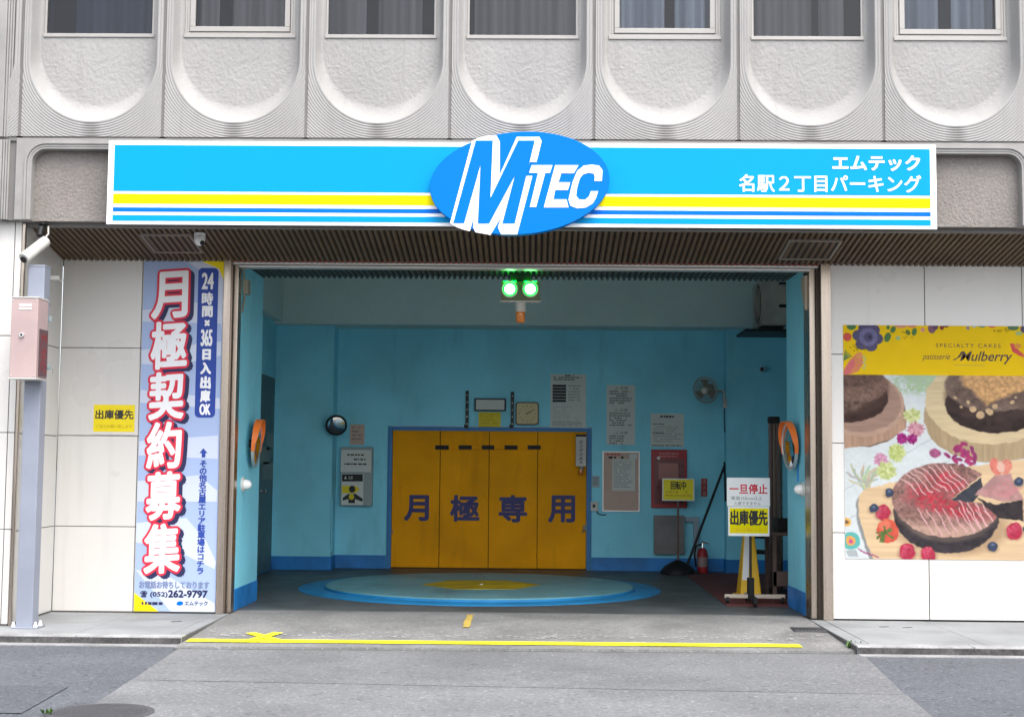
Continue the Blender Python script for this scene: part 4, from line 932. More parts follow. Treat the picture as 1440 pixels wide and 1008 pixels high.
    put(disc(1400,656,8,12,-15,1.5), tex((216,120,104), n3, 0.2)); put(disc(1414,656,8,11,18,1.5), tex((214,130,112), n3, 0.2)); put(disc(1407,656,5,8,0,2), (226,180,160))
    def rasp(cx, cy, r):
        put(disc(cx,cy+2,r+2,r,0,4), (140,100,80), 0.5); put(disc(cx,cy,r*0.92,r,0,1.5), tex((176,40,66), n3, 0.35)); 
        for i in range(26):
            a = rng.random()*6.28; q = r*0.8*rng.random()**0.5; bx_, by_ = cx+q*math.cos(a), cy+q*math.sin(a); lt = 0.5+0.5*(cx-bx_+cy-by_)/(1.6*r)
            put(disc(bx_,by_,r*0.19,r*0.19,0,1.2), (150+60*lt,26+58*lt,50+60*lt), 0.75); put(disc(bx_-0.6,by_-0.7,r*0.07,r*0.07,0,1), (236,150,160), 0.5*lt)
    def blue(cx, cy, r):
        put(disc(cx,cy+2,r+2,r,0,4), (140,110,85), 0.5); put(disc(cx,cy,r,r*0.95,0,1.3), tex((52,62,84), n3, 0.2)); put(disc(cx,cy-r*0.3,r*0.4,r*0.3,0,1.5), (96,112,140), 0.8)
    for q in ((1241,722,11),(1274,776,12),(1303,780,11),(1424,746,12)): rasp(*q)
    for q in ((1228,716,6),(1250,694,6),(1393,768,7),(1432,677,6.5),(1441,742,5)): blue(*q)
    put(disc(1247,748,15,17,-10,1.5), tex((206,82,62), n3, 0.2)); put(disc(1243,740,8,8,0,3), (230,140,110), 0.5)
    for i in range(9):
        a = rng.random()*6.28; put(line([(1243,750),(1243+12*math.cos(a),752+11*math.sin(a))],3), tex((82,110,52), n2, 0.4), 0.95)
    # printed flowers at the lower left corner
    put(disc(1196,762,12,13,0,1.5)*(U < 1212), (92,178,170)); put(disc(1195,762,6.5,6.5,0,1.2), (236,160,80)); put(disc(1195,763,3,3,0,1), (190,80,140)); put(disc(1190,736,6,6,0,1.5), (232,178,90)); put(disc(1190,736,3,3,0,1), (120,90,70))
    for i in range(7): put(line([(1205+i*4,773+i*1.5),(1209+i*4,777+i*1.2)],1.3), (150,60,110)); put(line([(1190+i*2,776),(1193+i*2,783)],1.0), (70,80,90), 0.6)
    # yellow header
    U, V = U0, V0
    band = np.clip(528.5-V+0.5, 0, 1); put(band, tex((246,202,0), n14, 0.03))
    b_ = lambda m: m*band
    for i in range(6): a = i*60+10; put(b_(disc(1222+13*math.cos(math.radians(a)),475+13*math.sin(math.radians(a)),9,8,0,1.2)), tex((84,78,112), n3, 0.15))
    put(b_(disc(1223,475,13,13,0,1.5)), tex((112,108,150), n3, 0.2)); put(b_(disc(1223,475,6.5,6.5,0,1.5)), (80,76,110)); put(b_(disc(1225,475,2.5,2.5,0,1)), (52,50,76))
    put(b_(disc(1199,460,6.5,5,0,1.2)), (70,120,74)); put(b_(disc(1193,475,6,6,0,1.2)), (214,84,72)); put(b_(disc(1265,476,3.5,3,0,1)), (170,190,120))
    for cx, cy, rx, ry, ro in ((1250,475,4.5,7,20),(1258,464,3.5,5,30),(1279,468,3,4,-30),(1288,467,3.5,5.5,15),(1251,461,2.5,3,0)): put(b_(disc(cx,cy,rx,ry,ro,1)), (78,122,66))
    for cx, cy, rx, ry, c in ((1269,458,9,4,(226,150,110)),(1285,458,6,3,(228,130,100)),(1300,464,3,3,(226,150,130)),(1313,462,5.5,7,(128,86,104)),(1318,459,4,5,(96,70,96)),(1327,461,3,3,(130,52,50)),(1333,458,4,2.5,(110,50,60)),(1364,461,2.5,2.5,(150,140,160)),(1373,458,3.5,2.5,(186,206,190)),(1384,458,5,2.5,(120,150,110)),(1398,458,5,2.5,(220,110,90)),(1428,460,8,4,(84,118,80)),(1436,468,5,3,(170,190,120)),(1446,462,8,6,(90,80,112))): put(b_(disc(cx,cy,rx,ry,0,1)), c)
    for i in range(34):
        cx, cy = ((1193+28*rng.random(), 484+12*rng.random()) if i < 14 else (1268+16*rng.random(), 466+10*rng.random()) if i < 24 else (1398+22*rng.random(), 460+6*rng.random())); put(b_(line([(cx,cy),(cx+2.4,cy+1.2)],1)), (120,100,10), 0.8)
    put(b_(polym([(1187,522),(1196,508),(1206,498),(1214,503),(1216,512),(1208,524),(1196,528.5),(1187,528.5)],1)), (226,136,90)); put(b_(polym([(1187,526),(1194,512),(1202,506),(1204,514),(1194,528.5),(1187,528.5)],1)), (222,110,110)); put(b_(disc(1210,501,4.5,4.5,0,1)), (230,150,90))
    for i in range(5): put(b_(line([(1188,508),(1190+2.2*i,494+2*i)],1.4)), (90,130,80)); put(b_(disc(1216+2*(i%2),503+4*i,1.8,1.8,0,1)), (190,196,130))
    put(b_(polym([(1423,483),(1428,482),(1432,489),(1440,496),(1446,503),(1436,500),(1426,494)],1)), (216,82,78)); put(b_(disc(1434,486,5,4,0,1)), (228,150,60))
    I2 = np.clip(I*0.93+13, 0, 255)/255.0; Lc = np.where(I2 <= 0.04045, I2/12.92, ((I2+0.055)/1.055)**2.4)*0.68
    xs_ = np.linspace(x0, x1, nx); zs__ = np.linspace(z1, z0, ny)
    XX, ZZ = np.meshgrid(xs_, zs__); vs = np.stack([XX, np.full_like(XX, YP), ZZ], -1).reshape(-1,3)
    idx = np.arange(ny*nx).reshape(ny, nx); fs = np.stack([idx[:-1,:-1], idx[1:,:-1], idx[1:,1:], idx[:-1,1:]], -1).reshape(-1,4)
    t = thing('cake_poster', 'large yellow topped poster of chocolate cakes on the right tiled wall', 'poster', ((x0+x1)/2, YP, z0))
    me = bpy.data.meshes.new('printed_sheet'); me.from_pydata((vs-np.array([(x0+x1)/2, YP, z0])).tolist(), [], fs.tolist()); me.update()
    at = me.color_attributes.new('print', 'FLOAT_COLOR', 'POINT'); buf = np.ones((ny*nx, 4)); buf[:,:3] = Lc.reshape(-1,3); at.data.foreach_set('color', buf.ravel())
    m = bpy.data.materials.new('poster print'); m.use_nodes = True; p = m.node_tree.nodes['Principled BSDF']; p.inputs['Roughness'].default_value = 0.5; p.inputs['Specular IOR Level'].default_value = 0.1
    a = m.node_tree.nodes.new('ShaderNodeAttribute'); a.attribute_name = 'print'; m.node_tree.links.new(a.outputs['Color'], p.inputs['Base Color']); me.materials.append(m)
    o = bpy.data.objects.new('printed_sheet', me); COL.objects.link(o); o.parent = t
    mb = MB(); mb.box(x0, x1, YP+0.0005, YW-0.0022, z0, z1); mb.build('backing', 'white', t)
    mb = MB(); mb.text('SPECIALTY CAKES', rect(1316,483.2,1407,488.6,YP), YP-0.0012, space=1.3); mb.text('patisserie', rect(1297,497.5,1336,508,YP), YP-0.0012, off=-0.004, shear=0.35)
    mb.text('Mulberry', rect(1350,494,1424,512,YP), YP-0.0012, off=0.012, shear=0.3)
    fl = [W(x, y, YP) for x, y in ((1340,507),(1343,506),(1350,502),(1354,494.5),(1352,494),(1346,503),(1341,505))]; mb.plate(fl, YP-0.001, 0.0004)
    mb.build('lettering', pm('poster brown ink', (0.05,0.022,0.012), 0.6), t)
    mb = MB(); r = rect(1342,513,1385,514.2,YP); mb.box(r[0], r[1], YP-0.001, YP-0.0005, r[2], r[3]); mb.build('small_lettering', pm('poster ochre ink', (0.42,0.30,0.0), 0.6), t)
poster()

# ================================================================ turntable
TC = (-0.65, 3.44)
t = thing('car_turntable', 'round blue car turntable with a yellow hexagon set in the garage floor', 'turntable', (TC[0], TC[1], 0))
mb = MB(); mb.lathe((*TC,0), (0,0,1), [(2.24,0),(2.24,0.006),(2.225,0.012),(1.93,0.014)], 128); mb.build('outer_ring', 'ttring', t, smooth=30)
mb = MB(); mb.lathe((*TC,0.0), (0,0,1), [(1.905,0.0),(1.905,0.040),(1.895,0.048)], 128); mb.build('disc', 'ttdisc', t, smooth=30)
mb = MB(); mb.lathe((*TC,0.0), (0,0,1), [(1.925,0.014),(1.925,0.036),(1.908,0.036),(1.908,0.014)], 128); mb.build('disc_edge', 'ttring', t, smooth=30)
mb = MB(); P = [(TC[0]+0.02+0.74*math.cos(math.radians(60*i+6)), TC[1]-0.05+0.74*math.sin(math.radians(60*i+6)), 0.0485) for i in range(6)]; mb.prism(P, (0,0,0.003)); mb.f[0] = mb.f[0][::-1]; mb.f[1] = mb.f[1][::-1]; mb.build('hexagon', 'tthex', t)
mb = MB(); mb.lathe((TC[0]+0.02,TC[1]-0.06,0.051), (0,0,1), [(0.03,0),(0.03,0.008),(0.015,0.012)], 16); mb.build('centre_bolt', 'alu', t, smooth=40)

# ================================================================ yellow folding door
YD = YB+0.05
D = thing('lift_door', 'yellow four panel garage lift door in a blue frame with navy characters', 'door', ((dx0+dx1)/2, YB, 0))
xs = [W(p,700,YD)[0] for p in (550,618.2,687.3,755.7,824.5)]
for i in range(4):
    mb = MB(); mb.box(xs[i]+0.005, xs[i+1]-0.005, YD, YD+0.05, 0.02, dz1); mb.build('door_panel', 'door', D, bevel=0.004)
mb = MB(); mb.box(dx0, dx1, YD+0.03, YD+0.09, 0.0, dz1); mb.build('door_gap', pm('door gap', (0.10,0.045,0.004), 0.7), D)
mb = MB(); mb.box(dx0-0.065, dx0-0.002, YB-0.03, YD+0.05, 0, dz1+0.06); mb.box(dx1+0.002, dx1+0.065, YB-0.03, YD+0.05, 0, dz1+0.06); mb.box(dx0-0.002, dx1+0.002, YB-0.03, YD+0.05, dz1+0.002, dz1+0.06); mb.build('door_frame', 'doorframe', D, bevel=0.004)
mb = MB()
for c, r in (('月',(569.5,697,602,731)),('極',(634,697,673,732)),('専',(702.5,697,740,733)),('用',(772,697.5,807.5,733.5))): mb.text(c, rect(*r, YD), YD-0.0015, dil=0.014, nd=12)
mb.build('lettering', 'navy', D)
x0, x1, z0, z1 = rect(612,626.2,760,631.6,YD)
BS = MB(); BS.box(x0, x1, YD-0.022, YD-0.001, z0+0.006, z1-0.006); BS = BS.build('bumper_strip', 'door', D, bevel=0.002)
mb = MB()
for a_, b_ in ((612,631),(645,663.5),(677.5,695),(709.5,728),(742,760.3)): r = rect(a_,626,b_,631.8,YD-0.02); mb.box(r[0], r[1], YD-0.026, YD-0.002, r[2], r[3])
mb.build('black_bands', 'black', BS)
for px, s in ((548.5,1),(823,-1)):
    x, z = W(px,743,YD); mb = MB(); mb.box(x-0.03,x+0.03,YD-0.05,YD-0.002,z-0.03,z+0.06); mb.tube([(x,YD-0.05,z),(x+0.04*s,YD-0.06,z-0.02),(x+0.05*s,YD-0.05,z-0.07)],0.008,6); mb.build('latch', 'fan', D, bevel=0.003)

# ================================================================ things over and beside the door
YK = YB-0.002
for lab, p in (('black perforated rail standing on the door frame, left of the display box', (655,549.5,659,602)), ('black perforated rail standing on the door frame, next to the clock', (718.5,551,722.5,602))):
    x0, x1, z0, z1 = rect(*p, YK); t = thing('slotted_rail', lab, 'rail', ((x0+x1)/2, YK, z0), 'black rails above the yellow door')
    mb = MB(); mb.box(x0, x1, YK-0.04, YK, z0, z1); mb.build('upright', 'blackm', t)
    mb = MB()
    for i in range(5): z = z0+(z1-z0)*(i+0.6)/5.2; mb.box((x0+x1)/2-0.006,(x0+x1)/2+0.006,YK-0.042,YK-0.0405,z-0.008,z+0.008)
    mb.build('slots', 'alu', t)
    mb = MB(); mb.box(x0-0.02, x0, YK-0.03, YK, z0, z0+0.05); mb.build('foot', 'blackm', t)
x0, x1, z0, z1 = rect(667.5,560.5,711.5,578,YK)
t = thing('display_box', 'blank white display box in a dark frame above the yellow door', 'display box', ((x0+x1)/2, YK, z0))
mb = MB(); mb.box(x0, x1, YK-0.07, YK, z0, z1); mb.build('case', 'black', t, bevel=0.006)
mb = MB(); mb.box(x0+0.022, x1-0.022, YK-0.074, YK-0.0705, z0+0.018, z1-0.018); mb.build('screen', 'paper', t)
o, r, yf = notice('wall_notice', 'small yellow sheet taped under the display box above the door', 'notice', (673,579.5,704,601.5), YK, 'yellow', 0.003)
mb = MB(); smudges(mb, r[0]+0.03, r[1]-0.03, r[2]+0.04, r[3]-0.03, 4, yf-0.0005, 0.35, 0.3, 0.03); mb.print_on(o, pm('faint ochre', (0.42,0.33,0.0), 0.6))
x0, x1, z0, z1 = rect(725,565.5,757.5,597.5,YK); cx, cz = (x0+x1)/2, (z0+z1)/2
t = thing('wall_clock', 'square clock with a cream face and brown rim above the yellow door', 'clock', (cx, YK, z0))
mb = MB(); mb.plate(rrect(x0,x1,z0,z1,0.045), YK, 0.04); mb.build('rim', 'brown', t, bevel=0.006)
mb = MB(); mb.plate(rrect(x0+0.016,x1-0.016,z0+0.016,z1-0.016,0.034), YK-0.0405, 0.002); mb.build('dial', 'clockface', t)
mb = MB()
for i in range(12): a = PI*i/6; mb.cyl((cx+0.118*math.sin(a),YK-0.0428,cz+0.118*math.cos(a)),(cx+0.118*math.sin(a),YK-0.044,cz+0.118*math.cos(a)),0.008,0.008,8)
mb.build('hour_marks', 'brown', t)
for l, a, wd in ((0.075,63,0.008),(0.11,60,0.006)):
    a = math.radians(a); mb = MB(); dx, dz = math.sin(a), math.cos(a); mb.prism([(cx-dz*wd-dx*0.02,YK-0.047,cz+dx*wd-dz*0.02),(cx+dz*wd-dx*0.02,YK-0.047,cz-dx*wd-dz*0.02),(cx+dx*l+dz*wd*.5,YK-0.047,cz+dz*l-dx*wd*.5),(cx+dx*l-dz*wd*.5,YK-0.047,cz+dz*l+dx*wd*.5)], (0,0.002,0)); mb.build('hand', 'black', t)
# papers on the back wall
o, r, yf = notice('price_notice', 'tall white notice with a block of black boxes, right above the door', 'notice', (774,526,824,601), YK, 'paper')
mb = MB(); sx_, sz_ = (r[1]-r[0])/50, (r[3]-r[2])/75
bx = lambda a,b,c,d: mb.box(r[0]+a*sx_, r[0]+c*sx_, yf-0.0008, yf-0.0001, r[3]-d*sz_, r[3]-b*sz_)
for i in range(6): bx(3,15+i*4.2,22,18.4+i*4.2)
smudges(mb, r[0]+17*sx_, r[0]+33*sx_, r[3]-3*sz_, r[3]-1*sz_, 1, yf-0.0002, 0.9, 0, 0.03); smudges(mb, r[0]+4*sx_, r[0]+44*sx_, r[3]-10*sz_, r[3]-4*sz_, 2, yf-0.0002, 0.5, 0.3, 0.03)
mb.print_on(o, 'ink')
mb = MB(); smudges(mb, r[0]+25*sx_, r[0]+44*sx_, r[3]-40*sz_, r[3]-16*sz_, 6, yf-0.0002, 0.3, 0.4, 0.02); smudges(mb, r[0]+4*sx_, r[0]+45*sx_, r[3]-65*sz_, r[3]-46*sz_, 6, yf-0.0002, 0.15, 0.6, 0.03); smudges(mb, r[0]+3*sx_, r[0]+46*sx_, r[3]-74*sz_, r[3]-66*sz_, 4, yf-0.0002, 0.4, 0.15, 0.02); mb.print_on(o, 'inkgrey')
o, r, yf = notice('caution_notice', 'narrow white notice with three caution headings on the blue wall', 'notice', (853,541.5,893,625), YK, 'paper')
mb = MB(); sz_ = (r[3]-r[2])/83.5; sx_ = (r[1]-r[0])/40
for zt, n in ((2,6),(33,6),(65,4)):
    mb.text('⚠注意', (r[0]+11*sx_, r[0]+30*sx_, r[3]-(zt+4.2)*sz_, r[3]-zt*sz_), yf-0.0006); smudges(mb, r[0]+4*sx_, r[1]-4*sx_, r[3]-(zt+6+n*3.3)*sz_, r[3]-(zt+6)*sz_, n, yf-0.0002, 0.42, 0.5, 0.03)
mb.print_on(o, 'ink')
o, r, yf = notice('rules_notice', 'white notice of dense small print above the red fire cabinet', 'notice', (915,581.5,961.5,628), YK, 'paper')
mb = MB(); smudges(mb, r[0]+0.14, r[1]-0.13, r[3]-0.06, r[3]-0.03, 1, yf-0.0002, 0.9, 0, 0.035); smudges(mb, r[0]+0.02, r[1]-0.02, r[2]+0.005, r[2]+0.025, 1, yf-0.0002, 0.7, 0, 0.03); smudges(mb, r[0]+0.03, r[0]+0.2, r[3]-0.17, r[3]-0.15, 1, yf-0.0002, 0.7, 0, 0.03); smudges(mb, r[0]+0.03, r[0]+0.2, r[3]-0.30, r[3]-0.28, 1, yf-0.0002, 0.7, 0, 0.03); mb.print_on(o, 'ink')
mb = MB(); smudges(mb, r[0]+0.04, r[1]-0.03, r[2]+0.05, r[3]-0.19, 7, yf-0.0002, 0.25, 0.3, 0.03); mb.print_on(o, 'inkgrey')
x0, x1, z0, z1 = rect(847,634.5,899.5,719,YK)
t = thing('notice_case', 'pinkish glazed notice case with papers inside on the blue wall', 'notice case', ((x0+x1)/2, YK, z0))
mb = MB(); mb.box(x0,x1,YK-0.02,YK,z0,z1); mb.build('backing', 'paperpink', t)
mb = MB(); fw=0.018
mb.box(x0,x1,YK-0.035,YK-0.0205,z1-fw,z1); mb.box(x0,x1,YK-0.035,YK-0.0205,z0,z0+fw); mb.box(x0,x0+fw,YK-0.035,YK-0.0205,z0+fw,z1-fw); mb.box(x1-fw,x1,YK-0.035,YK-0.0205,z0+fw,z1-fw); mb.build('case_frame', 'alu', t, bevel=0.003)
a = rect(861,645,893,690,YK-0.02); mb = MB(); mb.box(a[0],a[1],YK-0.023,YK-0.0205,a[2],a[3]); PP = mb.build('inner_sheet', 'paper', t)
mb = MB(); smudges(mb, a[0]+0.02, a[1]-0.02, a[2]+0.03, a[3]-0.02, 14, YK-0.0235, 0.3, 0.3, 0.025); mb.print_on(PP, 'inkgrey')
mb = MB(); smudges(mb, x0+0.09, x0+0.33, z1-0.11, z1-0.075, 1, YK-0.021, 0.9, 0, 0.06); mb.build('heading', 'ink', t); mb = MB(); smudges(mb, x0+0.06, x0+0.26, z1-0.06, z1-0.035, 1, YK-0.021, 0.8, 0, 0.03); mb.build('red_heading', 'red', t)
a = rect(885,638,896,645,YK-0.02); mb = MB(); mb.box(a[0],a[1],YK-0.0225,YK-0.0205,a[2],a[3]); mb.build('stamp_label', 'paper', t)
x0, x1, z0, z1 = rect(915.5,632,965.5,714,YK)
t = thing('fire_cabinet', 'dark red fire equipment cabinet on the blue wall behind the yellow stand', 'fire cabinet', ((x0+x1)/2, YK, z0))
mb = MB(); mb.box(x0,x1,YK-0.05,YK,z0,z1); mb.build('cabinet', 'hydrant', t, bevel=0.006)
a = rect(920,645,962,708,YK-0.05); mb = MB(); mb.box(a[0],a[1],YK-0.056,YK-0.0505,a[2],a[3]); mb.build('door_panel', pm('dark red panel', (0.14,0.012,0.016), 0.3), t, bevel=0.003)
a = rect(926,651,954,674,YK-0.056); mb = MB(); mb.box(a[0],a[1],YK-0.060,YK-0.0565,a[2],a[3]); mb.build('plate', pm('faded red plate', (0.35,0.12,0.10), 0.35), t)
mb = MB(); c = W(926,644,YK-0.05); mb.cyl((c[0],YK-0.05,c[1]),(c[0],YK-0.07,c[1]),0.025,0.02,16); mb.build('alarm_lamp', 'white', t, smooth=40)
mb = MB(); smudges(mb, x0+0.12, x1-0.1, z1-0.13, z1-0.05, 2, YK-0.0505, 0.45, 0.1, 0.04); mb.build('caption', pm('pale red print', (0.55,0.22,0.2), 0.5), t)
o, r, yf = notice('extinguisher_sign', 'narrow dark red vertical sign with pale characters by the corner', 'sign', (986,672.5,994.5,698), YK, 'hydrant', 0.006)
mb = MB(); h_ = (r[3]-r[2])
for i, c in enumerate('消火器'): mb.cell(c, (r[0]+0.02, r[1]-0.02, r[3]-h_*(i+0.88)/3, r[3]-h_*(i+0.12)/3), yf-0.0008)
mb.print_on(o, pm('pale red', (0.5,0.3,0.3), 0.5))
o, r, yf = notice('wall_notice', 'tiny pale sticker on the wall between the door and the notice case', 'notice', (832.5,669,843,685), YK, pm('pale blue sticker', (0.34,0.42,0.45), 0.6), 0.002)
mb = MB(); smudges(mb, r[0]+0.01, r[1]-0.01, r[2]+0.02, r[3]-0.02, 4, yf-0.0003, 0.5, 0.2, 0.02); mb.print_on(o, 'inkgrey')
x0, x1, z0, z1 = rect(830.5,705,841,718,YK)
t = thing('power_outlet', 'small surface power outlet with a cable beside the yellow door', 'outlet', ((x0+x1)/2, YK, z0))
mb = MB(); mb.box(x0,x1,YK-0.045,YK,z0,z1); mb.build('outlet_box', 'offwhite', t, bevel=0.005)
mb = MB(); mb.box(x0+0.03,x1-0.045,YK-0.05,YK-0.0455,z0+0.05,z1-0.04); mb.build('socket', 'black', t)
mb = MB(); c = W(842,722,YK); mb.tube([(x1-0.02,YK-0.02,z0),(x1,YK-0.02,z0-0.04),(x1+0.06,YK-0.015,z0-0.06),(x1+0.12,YK-0.012,z0-0.055)],0.008,6); mb.build('cable', 'black', t)
# vertical sign with amber lamp in the door corner
YL = YB-0.04
x0, x1, z0, z1 = rect(809.5,614,824,655.5,YL)
t = thing('engine_stop_sign', 'small white vertical sign box at the right top of the yellow door', 'sign', ((x0+x1)/2, YL, z0))
mb = MB(); mb.box(x0,x1,YL-0.08,YL,z0,z1); mb.build('case', 'offwhite', t, bevel=0.006)
mb = MB(); mb.box(x0,x1,YL-0.06,YL,z1,z1+0.035); mb.build('hanger', 'blackm', t)
mb = MB(); h_ = z1-z0; s_ = 'エンジン止メ'
for i, c in enumerate(s_): mb.cell(c, ((x0+x1)/2-0.024,(x0+x1)/2+0.024,z1-0.05-h_*0.82*(i+0.85)/6,z1-0.05-h_*0.82*(i+0.1)/6), YL-0.0815, dil=0.002, nd=6)
mb.build('lettering', 'ink', t)
mb = MB(); cx = (x0+x1)/2+0.01; mb.cyl((cx,YL-0.04,z0),(cx,YL-0.04,z0-0.05),0.032,0.032,16); mb.build('lamp_base', 'fan', t, smooth=40)
mb = MB(); mb.lathe((cx-0.01,YL-0.04,z0-0.05), (0,0,-1), [(0.035,0),(0.038,0.03),(0.034,0.07),(0.018,0.085)], 20); mb.build('amber_lamp', 'amber', t, smooth=50)
# left of the door: cabinet with warning sticker, paper, round mirror
YQ = 6.60
x0, x1, z0, z1 = rect(479,628.5,523.5,711,YQ-0.1)
t = thing('control_cabinet', 'flat grey control cabinet with a caution sticker left of the yellow door', 'cabinet', ((x0+x1)/2, YQ, z0))
yc = YQ-0.1
mb = MB(); mb.box(x0,x1,yc,YB,z0,z1); mb.build('cabinet', 'cabgrey', t, bevel=0.006)
a = rect(479.5,632.5,522,663.5,yc); mb = MB(); mb.box(a[0],a[1],yc-0.003,yc-0.0005,a[2],a[3]); PP = mb.build('white_sheet', 'paper', t)
mb = MB(); smudges(mb, a[0]+0.05, a[1]-0.05, a[2]+0.06, a[3]-0.06, 3, yc-0.0035, 0.32, 0.15, 0.045); mb.print_on(PP, 'ink')
a = rect(480.5,666,511,709.5,yc); mb = MB(); mb.box(a[0],a[1],yc-0.003,yc-0.0005,a[2],a[3]); ST = mb.build('caution_sticker', 'paper', t)
k = lambda x, y: W(430+x/5.93, 560+y/5.93, yc)
mb = MB(); mb.plate([k(303,632),k(476,632),k(476,692),k(303,692)], yc-0.0031, 0.0006); mb.build('black_header', 'ink', ST)
mb = MB(); mb.plate([k(320,672),k(342,672),k(331,645)], yc-0.0039, 0.0005); q = (*[k(355,650)[0], k(392,650)[0]], k(370,675)[1], k(370,648)[1]); mb.text('注意', q, yc-0.0042); mb.build('header_print', 'paper', ST)
mb = MB(); mb.plate([k(302,728),k(415,728),k(452,755),k(415,790),k(302,790)], yc-0.0031, 0.0006); mb.build('yellow_arrow', 'yellow', ST)
mb = MB(); c = k(387,756); mb.plate(el(c[0],c[1],0.047,0.052,0,24), yc-0.0039, 0.0006); mb.plate([k(355,795),k(415,795),k(474,835),k(474,862),k(410,838),k(410,872),k(355,872),k(355,838),k(308,852),k(308,828)], yc-0.0039, 0.0006); mb.build('figure', 'ink', ST)
mb = MB(); c = k(381,820); mb.plate(el(c[0],c[1],0.040,0.044,0,20), yc-0.0046, 0.0005); mb.build('figure_spot', 'yellow', ST)
o, r, yf = notice('wall_notice', 'small faded pink sheet on the wall above the grey control cabinet', 'notice', (492,596.5,512.5,625), YB-0.002, 'paperpink', 0.003)
mb = MB(); smudges(mb, r[0]+0.03, r[1]-0.03, r[2]+0.04, r[3]-0.04, 4, yf-0.0004, 0.35, 0.4, 0.03); mb.print_on(o, 'inkgrey')

# ---- convex mirrors
def basis(n):
    n = Vector(n).normalized(); u = Vector((0,0,1)); u = (u-n*u.dot(n)).normalized(); r = u.cross(n).normalized(); return n, u, r
def convex(c, nrm, R, lab, wallpt, hood=True, rimm='alu'):
    n, u, r = basis(nrm); c = Vector(c)
    t = thing('convex_mirror', lab, 'mirror', tuple(c-n*0.06), 'convex mirrors on the garage walls')
    mb = MB(); mb.lathe(tuple(c-n*0.05), tuple(n), [(R*0.85,0.02),(R,0.03),(R,0.06),(R*0.96,0.064),(R*0.93,0.056)], 40); mb.build('rim', rimm, t, smooth=40)
    prof = [(R*0.935*math.sin(a), 0.05+0.10*R*4*(math.cos(a)-math.cos(0.9))*0.5) for a in ()]
    sag = 0.16*R; prof = [(R*0.935*(1-i/10), 0.006+sag*(1-(1-i/10)**2)) for i in range(10)]+[(0.002, 0.006+sag)]
    mb = MB(); mb.lathe(tuple(c-n*0.005), tuple(n), prof, 40); mb.build('mirror_face', 'mirror', t, smooth=60)
    if hood:
        mb = MB(); vs = []; N = 28
        for i in range(N+1):
            a = math.radians(-18+216*i/N); d = r*math.cos(a)+u*math.sin(a)
            ln = 0.02+0.045*max(0, math.sin(a))**0.6
            for rr_, off in ((R*1.03, -0.02), (R*1.05, -0.02), (R*1.05, ln), (R*1.03, ln)): vs.append(tuple(c+d*rr_+n*off))
        fs = []
        for i in range(N):
            for q in range(4): fs.append((4*i+q, 4*i+(q+1)%4, 4*(i+1)+(q+1)%4, 4*(i+1)+q))
        fs += [(0,1,2,3), (4*N+3,4*N+2,4*N+1,4*N)]
        mb.add(vs, fs); mb.build('hood', 'orange', t, smooth=40)
    mb = MB(); b = c-n*0.05; wp = Vector(wallpt); mb.cyl(tuple(b),tuple(b-n*0.05),0.05,0.04,16); mb.tube([tuple(b-n*0.05),tuple((b-n*0.08+wp)/2),tuple(wp)],0.02,10); mb.cyl(tuple(wp),tuple(wp+(b-wp).normalized()*0.02),0.04,0.04,16); mb.build('arm', 'black', t, smooth=40)
yl, zl = WX(354,624,XSL+0.1); yl_ = 1.05
c = W(361,624,yl_); convex((c[0],yl_,c[1]), (0.99,0.06,-0.05), 0.255, 'orange hooded convex mirror on the left inner wall of the entrance', (XSL,yl_-0.05,c[1]+0.01))
c = W(1110,627,0.98); convex((c[0],0.98,c[1]), (-0.98,-0.10,-0.05), 0.255, 'orange hooded convex mirror on the right inner wall of the entrance', (XSR,1.05,c[1]+0.02))
c = W(473,598,6.02); convex((c[0],6.02,c[1]), (0.16,-0.9,-0.40), 0.155, 'small round convex mirror without hood on the back wall', (xl_seg-0.08,6.2,c[1]), hood=False, rimm='black')
# white dome sounders on the entrance side walls
for lab, X, px, py, s in (('white dome lamp on the left inner wall below the orange mirror', XSL, 340.5, 681, 1), ('white dome lamp on the right inner wall below the orange mirror', XSR, 1130, 688, -1)):
    y, z = WX(px, py, X); t = thing('dome_lamp', lab, 'dome lamp', (X, y, z), 'white dome lamps on the entrance walls')
    mb = MB(); mb.lathe((X,y,z), (s,0,0), [(0.078,0),(0.078,0.018),(0.074,0.022)], 28); mb.build('flange', 'offwhite', t, smooth=40)
    mb = MB(); mb.lathe((X+s*0.022,y,z), (s,0,0), [(0.054,0),(0.054,0.03),(0.044,0.056),(0.025,0.073),(0.004,0.08)], 28); mb.build('dome', 'white', t, smooth=50)
y, z = WX(1123,665,XSR); mb = MB(); mb.tube([(XSR-0.008,y,z+0.09),(XSR-0.008,y,z-0.09)],0.009,8); tag(mb.build('conduit', 'bluedark', origin=(XSR,y,z)), 'short dark conduit on the right inner wall above the dome lamp', 'conduit')
# small hardware at the head of the left post
x, z = W(346,403,0.5); mb = MB(); mb.box(XSL+0.004,XSL+0.06,0.46,0.60,z-0.08,z+0.07); mb.tube([(XSL+0.02,0.45,z+0.07),(XSL+0.015,0.44,z+0.16),(XSL+0.05,0.44,z+0.2)],0.01,8); mb.tube([(XSL+0.02,0.5,z-0.08),(XSL+0.02,0.48,z-0.16),(XSL+0.005,0.46,z-0.28)],0.012,8)
tag(mb.build('sensor_box', 'fan', origin=(XSL,0.5,z), bevel=0.004), 'small khaki junction box at the top of the left inner wall', 'junction box')
mb = MB(); x, z = W(1127,398,0.5); mb.prism([(XSR-0.03,0.35,z+0.06),(XSR-0.03,0.55,z+0.06),(XSR-0.03,0.55,z-0.05),(XSR-0.03,0.45,z-0.22),(XSR-0.03,0.35,z-0.30)], (0.028,0,0)); tag(mb.build('stop_plate', 'beige', origin=(XSR,0.5,z), bevel=0.003), 'curved beige plate at the top of the right inner wall', 'plate')

